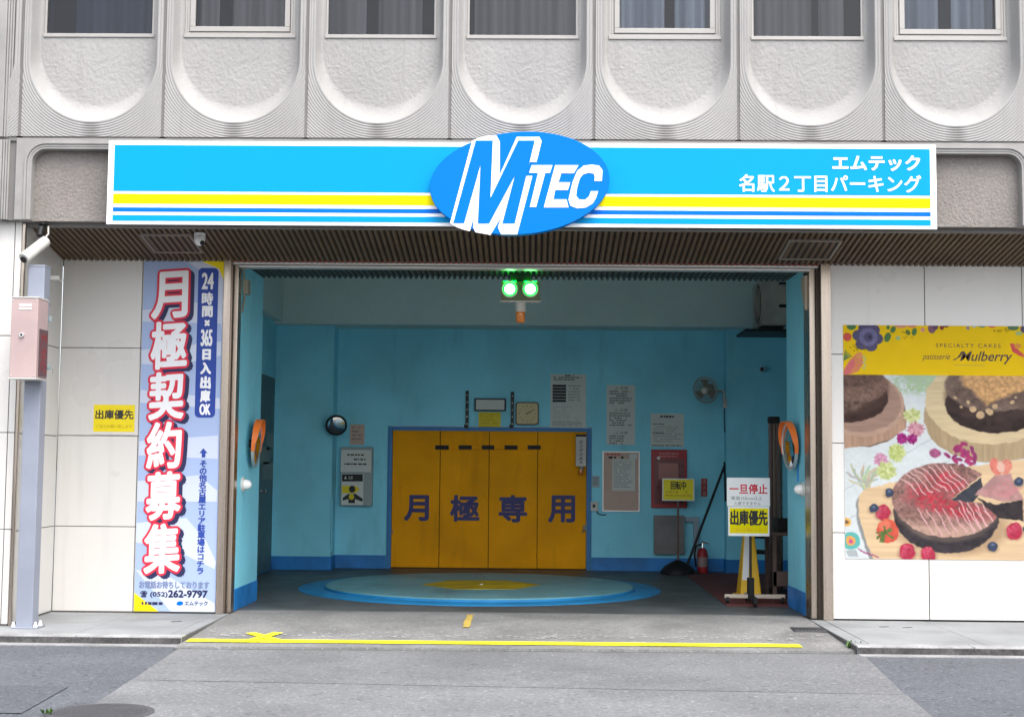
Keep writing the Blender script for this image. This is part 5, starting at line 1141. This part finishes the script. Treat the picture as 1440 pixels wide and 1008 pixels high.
# ---- side door with taped papers on the left wall
XD = -3.775
yd0, zz0 = WX(361,560,XD); yd1, _ = WX(383.5,600,XD); ztd = WX(374,528,XD)[1]
yd0 = min(max(yd0, 4.4), 5.4)
t = thing('side_door', 'dark teal side door with grey papers taped on the left garage wall', 'door', (XD, (yd0+yd1)/2, 0))
mb = MB(); mb.box(XD-0.004, XD+0.02, yd0-0.25, yd1, 0.02, ztd); mb.build('leaf', 'greendoor', t, bevel=0.003)
mb = MB()
for (y0_, y1_, z0_, z1_) in ((0.55,0.95,1.62,1.86),(0.1,0.75,1.42,1.66),(0.35,0.98,1.2,1.45)): mb.box(XD+0.0205, XD+0.023, yd0+(yd1-yd0)*y0_, yd0+(yd1-yd0)*y1_, z0_+0.1, z1_+0.1)
mb.build('taped_paper', pm('grey paper', (0.16,0.22,0.22), 0.7), t)
mb = MB(); yk, zk = WX(366,690,XD); mb.lathe((XD+0.02,yk,zk), (1,0,0), [(0.025,0),(0.02,0.03),(0.028,0.05),(0.015,0.06)], 16); mb.build('knob', 'chrome', t, smooth=40)
mb = MB(); a = W(465,700,6.19); b_ = W(465,775,6.19); mb.tube([(xl_seg+0.012,6.19,a[1]),(xl_seg+0.012,6.19,b_[1])],0.014,8); tag(mb.build('conduit', 'blue', origin=(xl_seg,6.19,b_[1]), smooth=40), 'thin blue painted conduit at the left column corner', 'conduit')

# ---- green signal over the entrance
YG = 1.05
x0, x1, z0, z1 = rect(704.5,396,759.5,423,YG)
t = thing('signal_light', 'double green exit signal lamp hanging under the entrance ceiling', 'signal light', ((x0+x1)/2, YG, 3.61))
mb = MB(); mb.box(x0,x1,YG,YG+0.07,z0,z1); mb.build('backplate', pm('signal olive', (0.16,0.19,0.10), 0.5), t, bevel=0.005)
mb = MB(); xm_ = (x0+x1)/2; mb.box(xm_-0.11,xm_+0.11,YG+0.01,YG+0.06,z1,3.615); mb.build('hanger', 'blackm', t, bevel=0.004)
mb = MB(); mb.box(x0-0.01,x1+0.01,YG-0.03,YG+0.08,z0-0.012,z0-0.001); mb.build('bottom_tray', 'offwhite', t)
for p in (717,745.7):
    cx, cz = W(p,407.5,YG); R_ = 0.092
    mb = MB(); mb.lathe((cx,YG,cz), (0,-1,0), [(R_,0),(R_,0.05),(R_*0.97,0.075),(R_*0.86,0.075),(R_*0.84,0.03)], 36); LP = mb.build('lamp', 'offwhite', t, smooth=40)
    mb = MB(); mb.lathe((cx,YG-0.028,cz), (0,-1,0), [(R_*0.83,0),(R_*0.82,0.03),(R_*0.63,0.036)], 36); mb.build('lens_ring', 'greenglass', LP, smooth=40)
    mb = MB(); mb.lathe((cx,YG-0.0642,cz), (0,-1,0), [(R_*0.62,0),(R_*0.56,0.008),(R_*0.3,0.03),(0.004,0.034)], 36); mb.build('lit_lens', 'greencore', LP, smooth=60)
    # added glowing plate in place of lamp light spilling up onto the ceiling ribs
    mb = MB(); mb.box(cx-0.065,cx+0.065,YG-0.02,YG+0.05,z1+0.001,z1+0.004); mb.build('spill_plate', pm('green spill glow', (0,0.4,0.05), 0.5, emit=(0.0,1.0,0.03), es=9.0), LP)
cx = W(732,440,YG)[0]; z_a, z_b, z_c = W(732,424,YG)[1], W(732,438.5,YG)[1], W(732,453.5,YG)[1]
mb = MB(); mb.cyl((cx,YG+0.03,z_a),(cx,YG+0.03,z_b),0.056,0.056,24); mb.build('beacon_base', 'offwhite', t, smooth=40)
mb = MB(); mb.lathe((cx,YG+0.03,z_b), (0,0,-1), [(0.05,0),(0.052,0.02),(0.05,z_b-z_c-0.015),(0.035,z_b-z_c)], 24); mb.build('beacon_lens', 'amber', t, smooth=50)

# ---- wall fan
YFN = 6.05
c = W(993,548,YFN); n, u, r = basis((-0.55,-0.8,-0.25)); cv = Vector((c[0],YFN,c[1]))
t = thing('wall_fan', 'old beige wall fan on a bracket near the right corner', 'fan', tuple(cv))
mb = MB(); R_ = 0.19
for k in range(1, 8): 
    rr_ = R_*k/7; dep = 0.05*math.cos(k/7*PI/2)
    mb.tube([tuple(cv+n*(0.02+dep)+rr_*(math.cos(2*PI*i/28)*u+math.sin(2*PI*i/28)*r)) for i in range(29)], 0.0035 if k < 7 else 0.009, 6)
for k in range(20):
    a = 2*PI*k/20; d = math.cos(a)*u+math.sin(a)*r
    mb.tube([tuple(cv+n*0.07+d*0.02),tuple(cv+n*0.058+d*R_*0.6),tuple(cv+n*0.02+d*R_),tuple(cv-n*0.05+d*R_*0.75),tuple(cv-n*0.075+d*0.05)],0.003,5)
mb.build('grille', 'fan', t)
mb = MB(); mb.lathe(tuple(cv), tuple(n), [(0.05,-0.02),(0.05,0.06),(0.035,0.075)], 20); mb.build('hub', 'offwhite', t, smooth=40)
mb = MB()
for k in range(3):
    a = 2*PI*k/3; P = []
    for i in range(9): b_ = a+0.9*(i/8-0.5); P.append(cv+n*(0.015+0.03*(i/8-0.5))+(math.cos(b_)*u+math.sin(b_)*r)*R_*0.85)
    P2 = [cv+n*(0.015+0.02*(i-0.5))+(math.cos(a+0.9*(i-0.5))*u+math.sin(a+0.9*(i-0.5))*r)*0.05 for i in (1,0)]
    P = [tuple(p) for p in P]+[tuple(p) for p in P2]; mb.add(P, [tuple(range(len(P)))])
mb.build('blades', pm('fan blade', (0.14,0.14,0.11), 0.4), t)
mb = MB(); mb.lathe(tuple(cv-n*0.07), tuple(-n), [(0.06,0),(0.065,0.06),(0.05,0.1),(0.02,0.12)], 20); mb.build('motor', 'fan', t, smooth=40)
e1 = W(1018,549,6.3); e2 = W(1019.5,568,6.36)
mb = MB(); mb.tube([tuple(cv-n*0.1-u*0.04),(e1[0]-0.05,6.25,e1[1]-0.01),(e1[0],6.32,e1[1]),(e2[0],6.37,e2[1])],0.02,8); mb.box(e2[0]-0.03,e2[0]+0.03,6.36,6.40,e2[1]-0.06,e2[1]+0.08); mb.build('bracket', 'offwhite', t, smooth=40)
mb = MB(); e3 = W(1019,598,6.4); mb.tube([(e2[0],6.37,e2[1]-0.05),(e2[0]-0.01,6.385,(e2[1]+e3[1])/2),(e3[0],6.39,e3[1]-0.1)],0.008,6); mb.build('cord', 'black', t)
# small camera on the right back wall
c = W(1075,520,6.3); t = thing('security_camera', 'tiny pale camera on the blue wall below the air conditioner', 'camera', (c[0],6.3,c[1]))
mb = MB(); mb.cyl((c[0]+0.06,6.4,c[1]),(c[0]+0.06,6.385,c[1]),0.045,0.045,18); mb.tube([(c[0]+0.06,6.39,c[1]),(c[0]+0.05,6.34,c[1]),(c[0],6.3,c[1]+0.01)],0.016,8); mb.build('mount', 'blue', t, smooth=40)
mb = MB(); mb.cyl((c[0]+0.03,6.34,c[1]+0.015),(c[0]-0.05,6.2,c[1]-0.0),0.035,0.04,18); mb.build('camera_body', pm('pale blue plastic', (0.3,0.45,0.5), 0.5), t, smooth=40)
mb = MB(); mb.cyl((c[0]-0.05,6.2,c[1]),(c[0]-0.052,6.196,c[1]),0.03,0.03,16); mb.build('lens', 'black', t)

# ---- air conditioner outdoor unit, its fan face towards the middle of the garage
YA = 4.7
xA = W(1072.5,425,YA)[0]; z0 = W(1080,457,YA)[1]; z1 = W(1080,391,YA)[1]
t = thing('air_conditioner', 'beige outdoor air conditioner unit on a black shelf high at the right', 'air conditioner', (xA+0.17, YA+0.4, z0))
mb = MB(); mb.box(xA, xA+0.34, YA, YA+0.85, z0, z1); mb.build('cabinet', 'acbody', t, bevel=0.012)
cyA, czA = YA+0.36, (z0+z1)/2; RA = (z1-z0)*0.46
mb = MB(); mb.lathe((xA,cyA,czA), (-1,0,0), [(RA,0),(RA,0.006),(RA*0.97,0.010),(RA*0.93,0.008)], 40); GR = mb.build('fan_ring', 'acbody', t, smooth=40)
mb = MB(); mb.lathe((xA-0.001,cyA,czA), (-1,0,0), [(RA*0.93,0),(RA*0.92,0.011)], 40); mb.build('fan_opening', pm('dark fan opening', (0.05,0.055,0.045), 0.6), GR)
mb = MB()
for k in range(1, 7): rr_ = RA*0.93*k/7; mb.tube([(xA-0.016,cyA+rr_*math.cos(2*PI*i/32),czA+rr_*math.sin(2*PI*i/32)) for i in range(33)],0.003,6)
for k in range(8): a = 2*PI*k/8; mb.tube([(xA-0.016,cyA,czA),(xA-0.016,cyA+RA*0.93*math.cos(a),czA+RA*0.93*math.sin(a))],0.005,6)
mb.build('fan_grille', 'acbody', GR)
mb = MB(); mb.box(xA+0.22,xA+0.34,YA-0.012,YA-0.0005,z1-0.09,z1-0.06); mb.box(xA+0.22,xA+0.34,YA-0.012,YA-0.0005,z0+0.24,z0+0.28); mb.build('side_handle', 'black', t)
mb = MB(); sxx = W(1048,465,YA+0.1)[0]; zsf_ = W(1080,462,YA)[1]
mb.box(sxx, xA+0.7, YA+0.05, YA+0.9, zsf_-0.035, zsf_); mb.box(xA+0.03, xA+0.3, YA+0.1, YA+0.16, zsf_, z0); mb.box(xA+0.03, xA+0.3, YA+0.68, YA+0.74, zsf_, z0)
tag(mb.build('wall_shelf', 'blackm', origin=(xA+0.4,YA+0.4,zsf_)), 'black steel shelf bracket carrying the air conditioner unit', 'shelf')

# ---- yellow stand sign at the back, panel, broom pole, pipe, extinguisher
YT = 6.1
x0, x1, z0, z1 = rect(931,672.5,976.5,704,YT)
bxx = W(953.5,790,YT)[0]
t = thing('stand_sign', 'yellow sign on a thin pole and round base before the fire cabinet', 'stand sign', (bxx, YT, 0))
mb = MB(); mb.box(x0,x1,YT-0.02,YT,z0,z1); PN = mb.build('sign_panel', 'white', t, bevel=0.004)
mb = MB(); mb.box(x0+0.018,x1-0.018,YT-0.0225,YT-0.0205,z0+0.016,z1-0.016); mb.build('yellow_face', pm('bright yellow sheet', (0.85,0.72,0.0), 0.5), PN)
mb = MB(); mb.text('回転中', rect(943.5,676.5,964.5,688,YT-0.02), YT-0.0235, dil=0.003, nd=6); mb.build('lettering', 'ink', PN)
mb = MB(); smudges(mb, x0+0.05, x1-0.05, z0+0.04, z0+0.14, 2, YT-0.0228, 0.5, 0.15, 0.04); mb.build('faint_lettering', pm('faint orange print', (0.66,0.45,0.0), 0.5), PN)
mb = MB(); mb.cyl((bxx,YT,0.06),(bxx,YT,z0),0.016,0.016,12); mb.build('pole', 'pole', t, smooth=40)
mb = MB(); mb.lathe((bxx,YT,0), (0,0,1), [(0.25,0),(0.25,0.05),(0.2,0.11),(0.1,0.17),(0.03,0.2)], 36); mb.build('base', 'black', t, smooth=40)
x0, x1, z0, z1 = rect(919.5,724.5,962,779,6.52)
mb = MB(); mb.box(x0,x1,6.5,6.56,z0,z1); tag(mb.build('wall_panel', 'greypanel', origin=((x0+x1)/2,6.53,z0), bevel=0.004), 'plain grey metal panel on the wall below the fire cabinet', 'panel')
a = W(964,730,6.56); b_ = W(979,730,6.56); c = W(979,776,6.56)
mb = MB(); mb.box(a[0],b_[0]+0.04,6.54,6.6,a[1]-0.04,a[1]+0.035); mb.box(b_[0]-0.04,b_[0]+0.04,6.54,6.6,0.2,a[1]-0.04); tag(mb.build('cable_duct', pm('pale duct', (0.28,0.36,0.42), 0.5), origin=(b_[0],6.57,0.2), bevel=0.004), 'pale grey bent cable duct on the wall behind the leaning pole', 'cable duct')
p1 = W(963,790,6.0); p2 = W(1019,655,6.36)
t = thing('floor_squeegee', 'long black pole of a floor squeegee leaning into the right corner', 'squeegee', (p1[0],6.0,0))
mb = MB(); mb.tube([(p1[0],6.0,0.05),((p1[0]+p2[0])/2,6.19,(0.05+p2[1])/2),(p2[0],6.38,p2[1])],0.019,10); mb.build('handle', 'blackm', t, smooth=40)
mb = MB(); mb.box(p1[0]-0.22,p1[0]+0.2,5.97,6.03,0.005,0.06); mb.build('head', 'black', t, bevel=0.006)
mb = MB(); e = W(1020,690,6.38); mb.tube([(p2[0],6.385,p2[1]+0.06),(p2[0]+0.01,6.385,e[1]),(p2[0]+0.015,6.39,e[1]-0.15)],0.014,8); tag(mb.build('hanging_cord', 'black', origin=(p2[0],6.38,e[1])), 'short black cord hanging at the corner beside the pole top', 'cord')
YE = 6.25; ex_, _ = W(988,795,YE)
t = thing('fire_extinguisher', 'small red fire extinguisher on the floor by the back wall', 'fire extinguisher', (ex_, YE, 0))
zt_ = W(988,768,YE)[1]; s_ = zt_/0.5
mb = MB(); mb.lathe((ex_,YE,0.0), (0,0,1), [(0.07,0),(0.078,0.02),(0.078,0.28),(0.06,0.34),(0.028,0.37)], 28); mb.build('cylinder', 'hydrant', t, smooth=40)
mb = MB(); mb.lathe((ex_,YE,0), (0,0,1), [(0.0795,0.10),(0.0795,0.24)], 28); mb.build('body_label', pm('dull label', (0.30,0.2,0.19), 0.6), t, smooth=40)
mb = MB(); mb.cyl((ex_,YE,0.37),(ex_,YE,0.44),0.024,0.02,14); mb.prism([(ex_-0.01,YE-0.012,0.44),(ex_+0.10,YE-0.012,0.42),(ex_+0.10,YE-0.012,0.435),(ex_+0.0,YE-0.012,0.47)], (0,0.024,0)); mb.build('valve', 'chrome', t)
mb = MB(); mb.tube([(ex_-0.02,YE,0.42),(ex_-0.09,YE-0.01,0.40),(ex_-0.115,YE-0.01,0.3),(ex_-0.11,YE-0.01,0.2),(ex_-0.095,YE-0.02,0.1)],0.012,8); mb.build('hose', 'black', t, smooth=40)
# red mat on the floor at the right
P = [G(962,806), G(1022,852), (3.9, G(1022,852)[1]-0.0), (3.9, G(962,806)[1])]
mb = MB(); mb.prism([(*p, 0.002) for p in P], (0,0,0.01)); tag(mb.build('floor_mat', 'mat', origin=(3.0,3.5,0)), 'dark red floor mat in the right corner of the garage', 'mat')

# ---- wheeled stop sign
YN = 1.72
x0, x1, z0, z1 = rect(1022,671.5,1082.5,753.5,YN)
cx = W(1056,840,YN)[0]
t = thing('stop_sign_stand', 'white and yellow stop sign board on a wheeled cross base at the right', 'stand sign', (cx, YN, 0))
zm = W(1050,711.5,YN)[1]
mb = MB(); mb.box(x0,x1,YN-0.02,YN,zm,z1); UB = mb.build('upper_board', 'white', t, bevel=0.004)
mb = MB(); mb.box(x0+0.012,x1-0.008,YN-0.022,YN-0.001,z0,zm-0.003); LB = mb.build('lower_board', 'white', t, bevel=0.004)
a = rect(1026,714.5,1080,749.5,YN-0.022); mb = MB(); mb.box(a[0],a[1],YN-0.0245,YN-0.0225,a[2],a[3]); mb.build('yellow_face', 'syellow', LB)
mb = MB(); mb.text('一旦停止', rect(1026,680.5,1079,694,YN-0.02), YN-0.0215, dil=0.003, nd=8); mb.build('red_lettering', 'red', UB)
mb = MB(); mb.text('車高155cm以上', rect(1028,697.5,1072,703,YN-0.02), YN-0.0215); mb.text('入庫できません', rect(1032,705,1070,710,YN-0.02), YN-0.0215); mb.build('small_lettering', 'inkgrey', UB)
mb = MB(); mb.text('出庫優先', rect(1027.5,717.5,1079,738,YN-0.024), YN-0.026, dil=0.005, nd=8); mb.build('lettering', 'ink', LB)
mb = MB(); mb.text('ご協力お願いします', rect(1029,742,1077,747.5,YN-0.024), YN-0.0255); mb.build('faint_lettering', pm('orange print', (0.75,0.38,0.0), 0.5), LB)
mb = MB(); mb.cyl((cx,YN+0.02,0.30),(cx,YN+0.02,z1-0.02),0.014,0.014,12); mb.build('pole', 'blackm', t, smooth=40)
zbs = W(1056,838,YN)[1]
mb = MB(); mb.box(cx-0.035,cx+0.035,YN-0.03,YN+0.06,zbs-0.05,W(1056,812,YN)[1]); mb.build('pole_socket', 'black', t, bevel=0.006)
xa_, xb_ = W(1019,838,YN)[0], W(1104,838,YN)[0]
mb = MB(); mb.box(xa_,cx-0.036,YN-0.02,YN+0.03,zbs-0.022,zbs+0.022); mb.build('base_arm', 'beige', t, bevel=0.006)
mb = MB(); mb.box(cx+0.036,xb_,YN-0.02,YN+0.03,zbs-0.022,zbs+0.022); mb.build('base_arm', 'beige', t, bevel=0.006)
mb = MB(); mb.box(cx-0.025,cx+0.025,YN-0.33,YN-0.031,zbs-0.035,zbs+0.01); mb.build('base_arm', 'black', t, bevel=0.006)
mb = MB(); mb.box(cx-0.025,cx+0.025,YN+0.061,YN+0.34,zbs-0.03,zbs+0.015); mb.build('base_arm', 'beige', t, bevel=0.006)
for wx, wy in ((xa_+0.03,YN),(xb_-0.03,YN),(cx,YN-0.30),(cx,YN+0.31)):
    mb = MB(); mb.cyl((wx-0.016,wy,0.045),(wx+0.016,wy,0.045),0.043,0.043,20); mb.box(wx-0.022,wx+0.022,wy-0.02,wy+0.02,0.05,zbs-0.02); mb.build('caster', 'black', t, smooth=40)
# ---- yellow cone sign behind it
YCN = 2.55
cxn = W(1053,840,YCN)[0]; zt_ = W(1053,735,YCN)[1]; hw = 0.125
t = thing('floor_cone', 'tall yellow plastic cone with a white stripe behind the wheeled sign', 'cone', (cxn, YCN, 0))
mb = MB(); B0 = [(cxn-hw,YCN-0.17,0.03),(cxn+hw,YCN-0.17,0.03),(cxn+hw,YCN+0.17,0.03),(cxn-hw,YCN+0.17,0.03)]; T0 = [(cxn-0.05,YCN-0.045,zt_),(cxn+0.05,YCN-0.045,zt_),(cxn+0.05,YCN+0.045,zt_),(cxn-0.05,YCN+0.045,zt_)]
mb.add(B0+T0, [(0,3,2,1),(4,5,6,7),(0,1,5,4),(1,2,6,5),(2,3,7,6),(3,0,4,7)]); mb.build('cone_body', 'cone', t, bevel=0.012)
mb = MB(); mb.box(cxn-hw-0.04,cxn+hw+0.04,YCN-0.2,YCN+0.2,0.013,0.04); mb.build('cone_foot', 'cone', t, bevel=0.01)
mb = MB(); f0, f1 = 0.22, 0.86
fy = lambda q: YCN-0.17+(0.17-0.045)*q-0.004
mb.add([(cxn-hw+(hw-0.05)*f0+0.01,fy(f0),0.03+(zt_-0.03)*f0),(cxn-hw+(hw-0.05)*f0+0.085,fy(f0),0.03+(zt_-0.03)*f0),(cxn-0.0,fy(f1),0.03+(zt_-0.03)*f1),(cxn-hw+(hw-0.05)*f1+0.008,fy(f1),0.03+(zt_-0.03)*f1)], [(0,1,2,3)]); mb.build('white_stripe', 'white', t)

# ---- chair, table, monitor and folded gate in the right corner
def chair(x, y, lab):
    t = thing('folding_chair', lab, 'chair', (x, y, 0))
    mb = MB(); mb.box(x-0.2,x+0.2,y-0.2,y+0.2,0.42,0.46); mb.build('seat', 'black', t, bevel=0.012)
    mb = MB(); mb.box(x-0.19,x+0.19,y+0.2,y+0.23,0.6,0.85); mb.build('backrest', 'black', t, bevel=0.012)
    for sx in (-0.19, 0.19):
        mb = MB(); mb.tube([(x+sx,y-0.22,0.01),(x+sx,y-0.19,0.38),(x+sx,y-0.12,0.44),(x+sx,y+0.18,0.44)],0.011,8); mb.build('leg', 'chrome', t, smooth=40)
        mb = MB(); mb.tube([(x+sx,y+0.24,0.01),(x+sx,y+0.19,0.43),(x+sx,y+0.24,0.85)],0.011,8); mb.build('leg', 'chrome', t, smooth=40)
xch = W(1072,800,4.2)[0]; chair(xch, 4.2, 'black chair with chrome legs behind the wheeled sign')
YTB = 2.2; xt0 = W(1087,790,YTB)[0]; zt0 = W(1095,748,YTB)[1]
t = thing('side_table', 'dark wooden table half hidden behind the right inner wall', 'table', (xt0+0.3, YTB+0.3, 0))
mb = MB(); mb.box(xt0-0.03,xt0+0.75,YTB-0.02,YTB+0.6,zt0-0.04,zt0); mb.build('table_top', 'wood', t, bevel=0.005)
mb = MB(); mb.box(xt0,xt0+0.7,YTB+0.0,YTB+0.03,zt0-0.62,zt0-0.45); mb.build('apron_board', 'wood', t, bevel=0.004)
for lx_, ly_ in ((xt0,YTB),(xt0+0.66,YTB),(xt0,YTB+0.52),(xt0+0.66,YTB+0.52)):
    mb = MB(); mb.box(lx_,lx_+0.045,ly_,ly_+0.045,0,zt0-0.04); mb.build('leg', 'wood', t, bevel=0.003)
x0, x1 = W(1092.5,740,YTB+0.15)[0], W(1092.5,740,YTB+0.15)[0]+0.4
mb = MB(); mb.box(x0,x1,YTB+0.1,YTB+0.4,zt0,zt0+0.15); mb.box(x0+0.05,x0+0.3,YTB+0.097,YTB+0.0995,zt0+0.03,zt0+0.12)
tag(mb.build('black_box', 'black', origin=(x0+0.2,YTB+0.25,zt0), bevel=0.008), 'small black equipment box standing on the dark wooden table', 'equipment box')
YGT = 3.1; x0 = W(1081,660,YGT)[0]; x1 = W(1096,660,YGT)[0]; zg = W(1090,588,YGT)[1]
t = thing('folding_gate', 'brown folded accordion gate with a black top beside the right inner wall', 'gate', ((x0+x1)/2, YGT, 0))
for i in range(3):
    a = x0+(x1-x0)*i/3; mb = MB(); mb.box(a+0.004,x0+(x1-x0)*(i+1)/3-0.004,YGT-0.02-0.01*(i%2),YGT+0.04,0.06,zg-0.06); mb.build('slat', pm('brown gate bar', (0.12+0.03*(i==1),0.085+0.02*(i==1),0.075), 0.45, metal=0.3, var=0.15), t, bevel=0.006)
mb = MB(); mb.box(x0-0.004,x1+0.004,YGT-0.04,YGT+0.06,zg-0.06,zg+0.02); mb.build('top_cap', 'black', t, bevel=0.01)
mb = MB(); mb.box(x1+0.035,x1+0.075,YGT+0.2,YGT+0.24,0.06,zg-0.05); mb.build('guide_bar', 'steel', t, bevel=0.004)
mb = MB(); mb.box(x0-0.01,x1+0.08,YGT-0.03,YGT+0.25,0.0,0.06); mb.build('bottom_rail', 'blackm', t, bevel=0.005)
